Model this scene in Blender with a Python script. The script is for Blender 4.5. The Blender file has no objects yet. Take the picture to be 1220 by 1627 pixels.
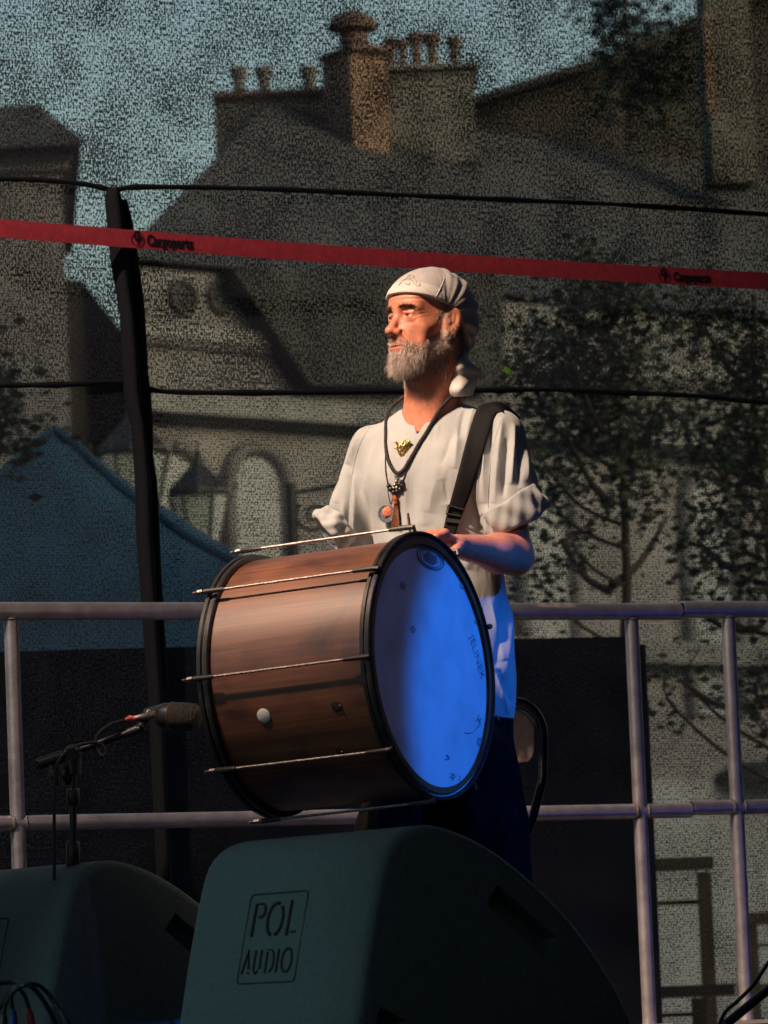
import bpy, bmesh, math, random
import numpy as np
from mathutils import Vector, Matrix
from mathutils.bvhtree import BVHTree
random.seed(7)
rng = np.random.default_rng(7)
SC = bpy.context.scene
COL = SC.collection
PI = math.pi

# ------------------------------------------------------------------ camera
FPX, CXP, CYP = 8000.0, 610.0, 813.5          # focal length and centre in photo pixels (1220 x 1627)
PITCH, ROLL = math.atan((1620 - 813.5) / FPX), math.radians(2.3)
CAM = Vector((0, 0, 0.05))
_F = Vector((0, math.cos(PITCH), math.sin(PITCH)))
_R0, _U0 = Vector((1, 0, 0)), Vector((0, -math.sin(PITCH), math.cos(PITCH)))
_R = _R0 * math.cos(ROLL) - _U0 * math.sin(ROLL)
_U = _R0 * math.sin(ROLL) + _U0 * math.cos(ROLL)
cam_d = bpy.data.cameras.new('camera')
cam = bpy.data.objects.new('camera', cam_d)
COL.objects.link(cam)
cam.matrix_world = Matrix(((_R.x, _U.x, -_F.x, CAM.x), (_R.y, _U.y, -_F.y, CAM.y), (_R.z, _U.z, -_F.z, CAM.z), (0, 0, 0, 1)))
cam_d.sensor_fit = 'VERTICAL'
cam_d.sensor_height = 36.0
cam_d.sensor_width = 27.0
cam_d.lens = FPX / 1627 * 36.0
cam_d.clip_start, cam_d.clip_end = 0.5, 2000
cam_d.dof.use_dof = True
cam_d.dof.focus_distance = 12.1
cam_d.dof.aperture_fstop = 8
SC.camera = cam

# ------------------------------------------------------------------ sky, sun, exposure
SUN_EL, SUN_AZ = math.radians(15), math.radians(120)   # azimuth clockwise from +Y: behind the camera, to its right
w = bpy.data.worlds.new('World')
SC.world = w
w.use_nodes = True
nt = w.node_tree
bg = nt.nodes['Background']
sky = nt.nodes.new('ShaderNodeTexSky')
sky.sky_type = 'NISHITA'
sky.sun_disc = False
sky.sun_elevation = SUN_EL
sky.sun_rotation = SUN_AZ
sky.air_density, sky.dust_density, sky.ozone_density = 1.0, 6.0, 0.6
nt.links.new(sky.outputs[0], bg.inputs[0])
bg.inputs[1].default_value = 0.15
sun_d = bpy.data.lights.new('sun', 'SUN')
sun_d.energy = 0.6
sun_d.angle = math.radians(8)
sun_d.color = (1.0, 0.84, 0.68)
sun = bpy.data.objects.new('sun', sun_d)
COL.objects.link(sun)
sdir = Vector((math.sin(SUN_AZ) * math.cos(SUN_EL), math.cos(SUN_AZ) * math.cos(SUN_EL), math.sin(SUN_EL)))
sun.rotation_euler = sdir.to_track_quat('Z', 'Y').to_euler()
sun.location = sdir * 40
vs = SC.view_settings
vs.view_transform, vs.look, vs.gamma, vs.exposure = 'Standard', 'None', 1.0, 0.5
vs.use_curve_mapping = False
SC.render.engine = 'CYCLES'
SC.cycles.use_denoising = True
SC.cycles.max_bounces = 6
SC.cycles.transparent_max_bounces = 16
SC.cycles.sample_clamp_indirect = 4

# ------------------------------------------------------------------ pixel helpers
def ray(px, py):
    return _F + _R * ((px - CXP) / FPX) - _U * ((py - CYP) / FPX)
def at(px, py, Y):
    d = ray(px, py)
    return CAM + d * ((Y - CAM.y) / d.y)
def onp(px, py, p0, n):
    d = ray(px, py)
    return CAM + d * ((p0 - CAM).dot(n) / d.dot(n))
def to_px(V):
    V = np.asarray(V, float) - np.array(CAM)
    z = V @ np.array(_F)
    return CXP + FPX * (V @ np.array(_R)) / z, CYP - FPX * (V @ np.array(_U)) / z

# ------------------------------------------------------------------ materials
def _new(name):
    m = bpy.data.materials.new(name)
    m.use_nodes = True
    return m, m.node_tree, m.node_tree.nodes['Principled BSDF']
def N(nt, t, **kw):
    n = nt.nodes.new(t)
    for k, v in kw.items():
        setattr(n, k, v)
    return n
def ramp(nt, stops):
    r = N(nt, 'ShaderNodeValToRGB')
    e = r.color_ramp.elements
    while len(e) < len(stops):
        e.new(0.5)
    for i, (p, c) in enumerate(stops):
        e[i].position = p
        e[i].color = (*c, 1) if len(c) == 3 else c
    return r
def mat(name, col, rough=0.6, metal=0.0, vary=0.25, vscale=12.0, bump=0.0, bscale=80.0, coat=0.0, stretch=(1, 1, 1), col2=None, spec=0.5, sheen=0.0):
    m, nt, b = _new(name)
    tc = N(nt, 'ShaderNodeTexCoord')
    mp = N(nt, 'ShaderNodeMapping')
    mp.inputs['Scale'].default_value = stretch
    nt.links.new(tc.outputs['Object'], mp.inputs[0])
    n1 = N(nt, 'ShaderNodeTexNoise')
    n1.inputs['Scale'].default_value = vscale
    n1.inputs['Detail'].default_value = 6
    n1.inputs['Roughness'].default_value = 0.65
    nt.links.new(mp.outputs[0], n1.inputs['Vector'])
    lo = tuple(c * (1 - vary) for c in col)
    hi = col2 if col2 else tuple(min(1, c * (1 + vary)) for c in col)
    r = ramp(nt, [(0.3, lo), (0.7, hi)])
    nt.links.new(n1.outputs[0], r.inputs[0])
    nt.links.new(r.outputs[0], b.inputs['Base Color'])
    rr = N(nt, 'ShaderNodeMapRange')
    rr.inputs['To Min'].default_value = max(0.02, rough - 0.1)
    rr.inputs['To Max'].default_value = min(1, rough + 0.12)
    nt.links.new(n1.outputs[0], rr.inputs[0])
    nt.links.new(rr.outputs[0], b.inputs['Roughness'])
    b.inputs['Metallic'].default_value = metal
    b.inputs['Specular IOR Level'].default_value = spec
    if coat:
        b.inputs['Coat Weight'].default_value = coat
        b.inputs['Coat Roughness'].default_value = 0.25
    if sheen:
        b.inputs['Sheen Weight'].default_value = sheen
    if bump:
        n2 = N(nt, 'ShaderNodeTexNoise')
        n2.inputs['Scale'].default_value = bscale
        n2.inputs['Detail'].default_value = 4
        nt.links.new(mp.outputs[0], n2.inputs['Vector'])
        bp = N(nt, 'ShaderNodeBump')
        bp.inputs['Strength'].default_value = bump
        bp.inputs['Distance'].default_value = 0.003
        nt.links.new(n2.outputs[0], bp.inputs['Height'])
        nt.links.new(bp.outputs[0], b.inputs['Normal'])
    return m
def attr_mat(name, rough=0.5, sss=0.0, bump=0.0, bscale=300.0, spec=0.4):
    m, nt, b = _new(name)
    a = N(nt, 'ShaderNodeAttribute', attribute_name='Col')
    tc = N(nt, 'ShaderNodeTexCoord')
    n1 = N(nt, 'ShaderNodeTexNoise')
    n1.inputs['Scale'].default_value = 70
    n1.inputs['Detail'].default_value = 5
    nt.links.new(tc.outputs['Object'], n1.inputs['Vector'])
    mx = N(nt, 'ShaderNodeMix', data_type='RGBA', blend_type='MULTIPLY')
    mx.inputs[0].default_value = 0.55
    r = ramp(nt, [(0.3, (0.72, 0.66, 0.64)), (0.7, (1.15, 1.1, 1.1))])
    nt.links.new(n1.outputs[0], r.inputs[0])
    nt.links.new(a.outputs['Color'], mx.inputs[6])
    nt.links.new(r.outputs[0], mx.inputs[7])
    nt.links.new(mx.outputs[2], b.inputs['Base Color'])
    b.inputs['Roughness'].default_value = rough
    b.inputs['Specular IOR Level'].default_value = spec
    if sss:
        b.inputs['Subsurface Weight'].default_value = sss
        b.inputs['Subsurface Radius'].default_value = (1.0, 0.35, 0.18)
        b.inputs['Subsurface Scale'].default_value = 0.006
    if bump:
        n2 = N(nt, 'ShaderNodeTexNoise')
        n2.inputs['Scale'].default_value = bscale
        nt.links.new(tc.outputs['Object'], n2.inputs['Vector'])
        bp = N(nt, 'ShaderNodeBump')
        bp.inputs['Strength'].default_value = bump
        bp.inputs['Distance'].default_value = 0.001
        nt.links.new(n2.outputs[0], bp.inputs['Height'])
        nt.links.new(bp.outputs[0], b.inputs['Normal'])
    return m

# ------------------------------------------------------------------ mesh helpers: every shape is (verts, faces) in world space
def org(p):
    o = Vector((0, 0, 0))
    while p is not None:
        o += p.location
        p = p.parent
    return o
def mk(name, shape, m, parent=None, smooth=True, origin=None):
    V, Fc = shape[0], shape[1]
    V = np.asarray([tuple(v) for v in V] if not isinstance(V, np.ndarray) else V, float)
    o = org(parent) if parent is not None else (Vector(origin) if origin is not None else Vector((0, 0, 0)))
    me = bpy.data.meshes.new(name)
    V = V - np.array(o)
    if isinstance(Fc, np.ndarray):
        n, k = Fc.shape
        me.vertices.add(len(V))
        me.vertices.foreach_set('co', V.astype(np.float32).ravel())
        me.loops.add(n * k)
        me.loops.foreach_set('vertex_index', Fc.astype(np.int32).ravel())
        me.polygons.add(n)
        me.polygons.foreach_set('loop_start', np.arange(0, n * k, k, dtype=np.int32))
        me.update(calc_edges=True)
        me.validate()
    else:
        me.from_pydata([tuple(v) for v in V], [], [tuple(f) for f in Fc])
        me.update()
    if smooth:
        me.polygons.foreach_set('use_smooth', [True] * len(me.polygons))
        if smooth != 'all':
            try:
                me.set_sharp_from_angle(angle=math.radians(40))
            except Exception:
                pass
    if m is not None:
        me.materials.append(m)
    ob = bpy.data.objects.new(name, me)
    COL.objects.link(ob)
    if parent is not None:
        ob.parent = parent
    else:
        ob.location = o
    return ob
def tag(o, label, cat, group=None):
    o['label'] = label
    o['category'] = cat
    if group:
        o['group'] = group
    return o
def struct(o):
    o['kind'] = 'structure'
    return o
def thing(name, label, cat, loc, group=None):
    o = bpy.data.objects.new(name, None)
    o.empty_display_size = 0.1
    COL.objects.link(o)
    o.location = loc
    return tag(o, label, cat, group)
def setcol(ob, C):
    a = ob.data.color_attributes.new('Col', 'FLOAT_COLOR', 'POINT')
    C = np.asarray(C, np.float32)
    if C.shape[1] == 3:
        C = np.concatenate([C, np.ones((len(C), 1), np.float32)], 1)
    a.data.foreach_set('color', C.ravel())
def join(*shapes):
    V, Fc = [], []
    for s in shapes:
        k = len(V)
        V += [tuple(v) for v in s[0]]
        Fc += [tuple(i + k for i in f) for f in s[1]]
    return V, Fc
def frame(d, up=(0, 0, 1)):
    d = Vector(d).normalized()
    u = Vector(up)
    if abs(d.dot(u.normalized())) > 0.98:
        u = Vector((1, 0, 0))
    x = u.cross(d).normalized()
    return x, d.cross(x), d
def tube(pts, r, seg=10, cap=True, flat=1.0, up=(0, 0, 1)):
    pts = [Vector(p) for p in pts]
    n = len(pts)
    rr = r if isinstance(r, (list, tuple)) else [r] * n
    V, Fc = [], []
    x = None
    for i, p in enumerate(pts):
        d = (pts[min(i + 1, n - 1)] - pts[max(i - 1, 0)]).normalized()
        if x is None:
            x = frame(d, up)[0]
        else:
            x = x - d * x.dot(d)
            x = x.normalized() if x.length > 1e-6 else frame(d, up)[0]
        y = d.cross(x)
        for k in range(seg):
            a = 2 * PI * k / seg
            V.append(p + (x * math.cos(a) + y * math.sin(a) * flat) * rr[i])
    for i in range(n - 1):
        for k in range(seg):
            k2 = (k + 1) % seg
            Fc.append((i * seg + k, i * seg + k2, (i + 1) * seg + k2, (i + 1) * seg + k))
    if cap:
        Fc.append(tuple(reversed(range(seg))))
        Fc.append(tuple(range((n - 1) * seg, n * seg)))
    return V, Fc
def curve(pts, n=24, closed=False):
    """Catmull-Rom through points"""
    P = [Vector(p) for p in pts]
    out = []
    m = len(P)
    for i in range(m if closed else m - 1):
        if closed:
            p0, p1, p2, p3 = P[i - 1], P[i], P[(i + 1) % m], P[(i + 2) % m]
        else:
            p0, p1, p2, p3 = P[max(i - 1, 0)], P[i], P[i + 1], P[min(i + 2, m - 1)]
        for k in range(n):
            t = k / n
            out.append(0.5 * ((2 * p1) + (p2 - p0) * t + (2 * p0 - 5 * p1 + 4 * p2 - p3) * t * t + (3 * p1 - p0 - 3 * p2 + p3) * t ** 3))
    if not closed:
        out.append(P[-1])
    return out
def lathe(prof, c, axis, seg=48, up=(0, 0, 1), a0=0.0, a1=2 * PI):
    """prof: list of (radius, height along axis)"""
    x, y, z = frame(axis, up)
    c = Vector(c)
    V, Fc = [], []
    full = abs(a1 - a0 - 2 * PI) < 1e-6
    ns = seg if full else seg + 1
    for r, h in prof:
        for k in range(ns):
            a = a0 + (a1 - a0) * k / seg
            V.append(c + z * h + (x * math.cos(a) + y * math.sin(a)) * r)
    for i in range(len(prof) - 1):
        for k in range(seg):
            k2 = (k + 1) % ns
            Fc.append((i * ns + k, i * ns + k2, (i + 1) * ns + k2, (i + 1) * ns + k))
    return V, Fc
def box(c, s, ax=None):
    c = Vector(c)
    X, Y, Z = ax if ax else (Vector((1, 0, 0)), Vector((0, 1, 0)), Vector((0, 0, 1)))
    V = [c + X * (s[0] / 2 * i) + Y * (s[1] / 2 * j) + Z * (s[2] / 2 * k) for i in (-1, 1) for j in (-1, 1) for k in (-1, 1)]
    return V, [(0, 1, 3, 2), (4, 6, 7, 5), (0, 4, 5, 1), (2, 3, 7, 6), (0, 2, 6, 4), (1, 5, 7, 3)]
def prism(poly, d):
    """closed polygon (3D points) extruded along vector d"""
    n = len(poly)
    d = Vector(d)
    V = [Vector(p) for p in poly] + [Vector(p) + d for p in poly]
    Fc = [tuple(range(n)), tuple(reversed(range(n, 2 * n)))]
    Fc += [(i, i + n, (i + 1) % n + n, (i + 1) % n) for i in range(n)]
    return V, Fc
def ellipsoid(c, r, ax=None, nu=20, nv=12):
    c = Vector(c)
    X, Y, Z = ax if ax else (Vector((1, 0, 0)), Vector((0, 1, 0)), Vector((0, 0, 1)))
    V = []
    for j in range(nv + 1):
        t = PI * j / nv
        for i in range(nu):
            a = 2 * PI * i / nu
            V.append(c + X * (r[0] * math.sin(t) * math.cos(a)) + Y * (r[1] * math.sin(t) * math.sin(a)) + Z * (r[2] * math.cos(t)))
    Fc = [(j * nu + i, (j + 1) * nu + i, (j + 1) * nu + (i + 1) % nu, j * nu + (i + 1) % nu) for j in range(nv) for i in range(nu)]
    return V, Fc
def torus(c, axis, R, r, nu=40, nv=10, up=(0, 0, 1)):
    prof = [(R + r * math.cos(2 * PI * k / nv), r * math.sin(2 * PI * k / nv)) for k in range(nv + 1)]
    return lathe(prof, c, axis, nu, up)
def bevel(ob, width, seg=2, angle=30):
    b = ob.modifiers.new('bevel', 'BEVEL')
    b.width, b.segments, b.limit_method, b.angle_limit = width, seg, 'ANGLE', math.radians(angle)
    return ob
def text_shape(s, size=1.0, extrude=0.0, bold=0.0, sx=1.0, shear=0.0):
    cu = bpy.data.curves.new('txt', 'FONT')
    cu.body, cu.size, cu.extrude, cu.offset, cu.shear = s, size, extrude, bold, shear
    cu.resolution_u = 3
    o = bpy.data.objects.new('txt', cu)
    COL.objects.link(o)
    bpy.context.view_layer.update()
    dg = bpy.context.evaluated_depsgraph_get()
    me = o.evaluated_get(dg).to_mesh()
    V = [(v.co.x * sx, v.co.y, v.co.z) for v in me.vertices]
    Fc = [tuple(p.vertices) for p in me.polygons]
    o.evaluated_get(dg).to_mesh_clear()
    bpy.data.objects.remove(o)
    bpy.data.curves.remove(cu)
    return V, Fc
def place(shape, o, X, Y, Z):
    return [Vector(o) + X * v[0] + Y * v[1] + Z * v[2] for v in shape[0]], shape[1]
def wob(V, freq, amp, seed=0, n=7):
    """smooth pseudo noise, sum of random plane waves"""
    r = np.random.default_rng(seed)
    V = np.asarray(V, float)
    out = np.zeros(len(V))
    for i in range(n):
        k = r.normal(size=3)
        k *= freq * r.uniform(0.6, 1.6) / np.linalg.norm(k)
        out += np.sin(V @ k + r.uniform(0, 6.28)) * r.uniform(0.5, 1)
    return out * amp / n * 1.6
# ------------------------------------------------------------------ planes of the place
GROUND = -1.35                       # the square lies below the stage floor
RA, RB = at(0, 970, 13.0), at(1220, 972, 14.05)
rdir = (RB - RA)
rdir.z = 0
rdir.normalize()
rnrm = Vector((rdir.y, -rdir.x, 0))  # towards the camera side
if rnrm.y > 0:
    rnrm = -rnrm
RAIL0 = Vector((RA.x, RA.y, 0))
def orail(px, py, off=0.0):          # point on the rail plane, off metres in front of it
    return onp(px, py, RAIL0 + rnrm * off, rnrm)
SCR = -0.34                          # the mesh backdrop hangs this far behind the rail
UP = Vector((0, 0, 1))

# ------------------------------------------------------------------ ground, stage floor
m_pave = mat('paving', (0.26, 0.24, 0.22), 0.85, vary=0.3, vscale=3, bump=0.4, bscale=30)
g = [(-400, -60, GROUND), (400, -60, GROUND), (400, 900, GROUND), (-400, 900, GROUND)]
struct(mk('ground', (g, [(0, 1, 2, 3)]), m_pave, smooth=False))
m_floor = mat('stage_board', (0.035, 0.033, 0.032), 0.7, vary=0.4, vscale=9, bump=0.3, bscale=60)
def rl(s, off):                      # point s metres along the rail, off in front
    return RAIL0 + rdir * s + rnrm * off
fl = [Vector((-5.2, 8.6, 0)), Vector((5.2, 8.6, 0)), rl(7.6, -0.5), rl(-4.2, -0.5)]
for v in fl:
    v.z = -0.12
fl_o = struct(mk('stage_floor', prism(fl, (0, 0, 0.12)), m_floor, smooth=False))
m_skirt = mat('stage_skirt', (0.012, 0.012, 0.014), 0.9)
tag(mk('stage_front_skirt', prism([(-5.2, 8.55, GROUND), (5.2, 8.55, GROUND), (5.2, 8.55, -0.125), (-5.2, 8.55, -0.125)], (0, 0.03, 0)), m_skirt, smooth=False),
    'black cloth skirt hanging along the front edge of the stage', 'cloth')

# ------------------------------------------------------------------ stage roof, side drapes, lighting truss (above and beside the frame)
m_black = mat('black_cloth', (0.012, 0.012, 0.014), 0.9, vary=0.3, vscale=20, sheen=0.1)
m_alu = mat('aluminium', (0.42, 0.40, 0.40), 0.42, metal=0.85, vary=0.22, vscale=25, bump=0.15, bscale=200)
roof = thing('stage_roof', 'black fabric roof arching over the stage above the drummer', 'roof', (0, 11.5, 5.4))
prof = [(-6.0 + 12.0 * i / 16, 5.3 + 0.9 * math.sin(PI * i / 16)) for i in range(17)]
V = [(x, 1.5, z) for x, z in prof] + [(x, 16.6, z) for x, z in prof]  # canopy carried well past the stage front to hold off sky light
V += [(x, 1.5, z + 0.04) for x, z in prof] + [(x, 16.6, z + 0.04) for x, z in prof]
Fc = [(i, i + 1, 18 + i, 17 + i) for i in range(16)] + [(34 + i, 51 + i, 52 + i, 35 + i) for i in range(16)]
mk('roof_canopy', (V, Fc), m_black, roof)
for y in (1.6, 6.5, 11.6, 16.5):
    mk('roof_bow', tube([(x, y, z - 0.06) for x, z in prof], 0.04, 8), m_alu, roof)
def drape(name, a, b, z0, z1, label, amp=0.06):
    a, b = Vector(a), Vector(b)
    n = 80
    d = (b - a)
    q = Vector((d.y, -d.x, 0)).normalized()
    V, Fc = [], []
    for j in range(5):
        z = z0 + (z1 - z0) * j / 4
        for i in range(n + 1):
            p = a + d * (i / n) + q * (amp * math.sin(i * 1.15) * (1 - 0.4 * j / 4))
            V.append((p.x, p.y, z))
    for j in range(4):
        for i in range(n):
            k = j * (n + 1) + i
            Fc.append((k, k + 1, k + n + 2, k + n + 1))
    o = mk(name, (V, Fc), m_black, None)
    s = o.modifiers.new('solid', 'SOLIDIFY')
    s.thickness = 0.01
    tag(o, label, 'curtain')
drape('side_curtain', (4.6, 1.5, 0), (5.2, 16.6, 0), GROUND, 5.35, 'black wing curtain closing the stage side by the blue lamp')  # added out of view, reaches forward to block sun and front sky
drape('side_curtain', (-5.2, 10.4, 0), (-5.2, 16.2, 0), 0.0, 5.35, 'black wing curtain closing the stage side by the microphone')
tr = thing('lighting_truss', 'aluminium lighting truss spanning the stage roof', 'truss', (0, 9.9, 5.25))
for dy, dz in ((-0.14, 0), (0.14, 0), (0, 0.24)):
    mk('chord', tube([(-5.1, 9.9 + dy, 5.25 + dz), (5.1, 9.9 + dy, 5.25 + dz)], 0.025, 8), m_alu, tr)
for i in range(24):
    x = -5.0 + i * 0.42
    mk('brace', tube([(x, 9.76, 5.25), (x + 0.21, 9.9, 5.49), (x + 0.42, 10.04, 5.25)], 0.01, 6), m_alu, tr)
m_can = mat('lamp_can', (0.02, 0.02, 0.02), 0.5)
def stage_lamp(name, loc, aim, label, col, power, size, blend, radius, hang):
    loc, aim = Vector(loc), Vector(aim)
    d = (aim - loc).normalized()
    t = thing(name, label, 'spotlight', loc)
    hs = lathe([(0.0, -0.32), (0.07, -0.32), (0.095, -0.28), (0.1, -0.05), (0.11, -0.02), (0.11, 0.02), (0.1, 0.02), (0.095, -0.04)], loc, d, 24)
    mk('housing', hs, m_can, t)
    x, y, z = frame(d)
    if hang:
        yk = [loc + x * 0.13 - d * 0.12, loc + x * 0.13 + UP * 0.2, loc - x * 0.13 + UP * 0.2, loc - x * 0.13 - d * 0.12]
    else:
        yk = [loc + x * 0.13 - d * 0.12, loc + x * 0.13 - UP * 0.2, loc - x * 0.13 - UP * 0.2, loc - x * 0.13 - d * 0.12]
    mk('yoke', tube(yk, 0.012, 6), m_can, t)
    m, nt, b = _new('lamp_glow')
    b.inputs['Emission Color'].default_value = (*col, 1)
    b.inputs['Emission Strength'].default_value = 6.0
    mk('lens', lathe([(0.0, -0.08), (0.095, -0.08)], loc, d, 24), m, t)
    L = bpy.data.lights.new('beam', 'SPOT')
    L.energy, L.color, L.spot_size, L.spot_blend, L.shadow_soft_size = power, col, math.radians(size), blend, radius
    lo = bpy.data.objects.new('beam', L)
    COL.objects.link(lo)
    lo.parent = t
    lo.location = d * 0.03
    lo.rotation_euler = (-d).to_track_quat('Z', 'Y').to_euler()
    return t
KEY_POS, KEY_AIM = (-2.5, 9.9, 5.0), at(585, 870, 12.2)
stage_lamp('stage_spotlight', KEY_POS, KEY_AIM, 'warm stage spotlight hanging from the truss above the drum', (1.0, 0.70, 0.51), 1560, 22, 0.9, 0.13, True)
stage_lamp('stage_spotlight', (-3.7, 9.9, 5.0), at(520, 930, 13.4), 'dim pink wash spotlight at the end of the truss', (1.0, 0.78, 0.68), 470, 33, 0.7, 0.08, True)
BLU_POS, BLU_AIM = (3.1, 10.3, 2.9), at(842, 1135, 12.0)
stage_lamp('stage_spotlight', BLU_POS, BLU_AIM, 'blue moving head spotlight on a stand beside the drum', (0.0005, 0.175, 1.0), 420, 15.0, 0.5, 0.03, False)
stage_lamp('stage_spotlight', (2.6, 9.9, 5.0), at(690, 1040, 11.8), 'violet wash spotlight hanging from the truss beside the warm one', (0.30, 0.30, 1.0), 58, 16, 0.9, 0.06, True)
stage_lamp('stage_spotlight', (2.5, 12.7, 0.25), rl(1.9, 0) + UP * 0.35, 'small blue floor lamp shining along the guardrail', (0.03, 0.10, 1.0), 2.5, 70, 0.6, 0.04, False)
stage_lamp('stage_spotlight', (-6.4, 8.3, 2.4), (-0.85, 10.9, 0.12), 'teal lamp beside the stage lighting the wedge monitors', (0.55, 0.96, 1.0), 175, 17, 0.7, 0.05, False)
st = thing('lamp_stand', 'black tripod stand carrying the teal lamp', 'stand', (-6.4, 8.3, GROUND))
mk('pole', tube([(-6.4, 8.3, GROUND + 0.3), (-6.4, 8.3, 2.2)], 0.02, 8), m_can, st)
for k in range(3):
    a = 2.1 * k + 0.4
    mk('leg', tube([(-6.4, 8.3, GROUND + 0.8), (-6.4 + 0.6 * math.cos(a), 8.3 + 0.6 * math.sin(a), GROUND + 0.012)], 0.012, 6), m_can, st)
st = thing('lamp_stand', 'black tripod stand carrying the blue spotlight', 'stand', (BLU_POS[0], BLU_POS[1], 0))
mk('pole', tube([(BLU_POS[0], BLU_POS[1], 0.3), (BLU_POS[0], BLU_POS[1], BLU_POS[2] - 0.19)], 0.018, 8), m_can, st)
for k in range(3):
    a = 2.1 * k
    mk('leg', tube([(BLU_POS[0], BLU_POS[1], 0.75), (BLU_POS[0] + 0.55 * math.cos(a), BLU_POS[1] + 0.55 * math.sin(a), 0.012)], 0.012, 6), m_can, st)

# ------------------------------------------------------------------ mesh backdrop: fabric with thousands of small holes
def mesh_material(scale, tamp, e0, e1, detail):
    m, nt, b = _new('black_mesh')
    out = nt.nodes['Material Output']
    uv = N(nt, 'ShaderNodeUVMap')
    def noise(sx, sy, scale, detail=2.0, rough=0.6):
        mp = N(nt, 'ShaderNodeMapping')
        mp.inputs['Scale'].default_value = (sx, sy, 1)
        nt.links.new(uv.outputs[0], mp.inputs[0])
        n = N(nt, 'ShaderNodeTexNoise', noise_dimensions='2D')
        n.inputs['Scale'].default_value = scale
        n.inputs['Detail'].default_value = detail
        n.inputs['Roughness'].default_value = rough
        nt.links.new(mp.outputs[0], n.inputs['Vector'])
        return n
    def mrange(src, a, b_, c, d):
        r = N(nt, 'ShaderNodeMapRange')
        r.interpolation_type = 'SMOOTHSTEP'
        for i, v in zip((1, 2, 3, 4), (a, b_, c, d)):
            r.inputs[i].default_value = v
        nt.links.new(src, r.inputs[0])
        return r.outputs[0]
    def mth(op, a, b_):
        n = N(nt, 'ShaderNodeMath', operation=op)
        for i, v in enumerate((a, b_)):
            if isinstance(v, (int, float)):
                n.inputs[i].default_value = v
            else:
                nt.links.new(v, n.inputs[i])
        return n.outputs[0]
    fine = noise(1.0, 0.55, scale, detail, 0.6)
    patch = noise(1.0, 0.8, 7, 3.0)
    sep = N(nt, 'ShaderNodeSeparateXYZ')
    nt.links.new(uv.outputs[0], sep.inputs[0])
    thr = mth('SINE', mth('MULTIPLY', sep.outputs[1], 2 * PI / 0.0072), 0)
    f = mth('ADD', fine.outputs[0], mth('MULTIPLY', mth('SUBTRACT', patch.outputs[0], 0.5), 0.24))
    f = mth('ADD', f, mth('MULTIPLY', thr, tamp))
    opening = mrange(f, e0, e1, MESH_LO, MESH_HI)
    b.inputs['Base Color'].default_value = (0.046, 0.049, 0.058, 1)
    b.inputs['Roughness'].default_value = 0.85
    b.inputs['Specular IOR Level'].default_value = 0.15
    tr_ = N(nt, 'ShaderNodeBsdfTransparent')
    tr_.inputs[0].default_value = (0.91, 1.0, 0.925, 1)
    mx = N(nt, 'ShaderNodeMixShader')
    nt.links.new(opening, mx.inputs[0])
    nt.links.new(b.outputs[0], mx.inputs[1])
    nt.links.new(tr_.outputs[0], mx.inputs[2])
    nt.links.new(mx.outputs[0], out.inputs['Surface'])
    return m
MESH_LO, MESH_HI = 0.03, 0.92
m_mesh = mesh_material(205, 0.025, 0.42, 0.605, 2.5)
m_mesh2 = mesh_material(240, 0.045, 0.32, 0.60, 3.0)
m_rope = mat('black_hem', (0.006, 0.006, 0.009), 0.85, vary=0.3)
bd = thing('mesh_backdrop', 'black speckled see-through mesh backdrop behind the guardrail', 'backdrop', rl(1.2, SCR))
def scr(px, py, off=0.0):
    return orail(px, py, SCR + off)
seamA = [(-420, 278), (-200, 280), (0, 284), (60, 286), (130, 292), (180, 301), (230, 297), (420, 300), (620, 309), (820, 318), (1000, 326), (1220, 341), (1600, 372)]
seamB = [(-420, 602), (-200, 608), (0, 612), (100, 611), (200, 607), (260, 622), (420, 624), (640, 622), (860, 619), (1000, 624), (1120, 630), (1220, 640), (1600, 668)]
def seam_y(s, px):
    return float(np.interp(px, [p[0] for p in s], [p[1] for p in s]))
def scrim_panel(name, top, bot, m, nx=90, ny=16):
    V, Fc, UVs = [], [], []
    for j in range(ny + 1):
        for i in range(nx + 1):
            px = -420 + 2020 * i / nx
            y0 = seam_y(top, px) if isinstance(top, list) else top
            y1 = seam_y(bot, px) if isinstance(bot, list) else bot
            p = scr(px, y0 + (y1 - y0) * j / ny)
            s, z = (p - RAIL0).dot(rdir), p.z
            p = p + rnrm * (0.012 * math.sin(s * 2.2 + z * 1.3) + 0.006 * math.sin(s * 5.3 - z * 2.7) * (j / ny) * (1 - j / ny) * 4)
            V.append(p)
            UVs.append((s, z))
    for j in range(ny):
        for i in range(nx):
            k = j * (nx + 1) + i
            Fc.append((k, k + nx + 1, k + nx + 2, k + 1))
    o = mk(name, (V, Fc), m, bd)
    uvl = o.data.uv_layers.new(name='UVMap')
    for lp in o.data.loops:
        uvl.data[lp.index].uv = UVs[lp.vertex_index]
    return o
scrim_panel('mesh_panel', -900, seamA, m_mesh)
scrim_panel('mesh_panel', seamA, seamB, m_mesh)
scrim_panel('mesh_panel', seamB, 1629, m_mesh2)
def hem(s, w):
    pts = [scr(px, py, 0.006) for px, py in s]
    cv = curve(pts, 8)
    rr = [w * (1 + 0.25 * math.sin(i * 0.9) * math.sin(i * 0.37)) for i in range(len(cv))]
    mk('hem_cord', tube(cv, rr, 8), m_rope, bd)
hem(seamA, 0.0072)
hem(seamB, 0.0078)

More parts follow.
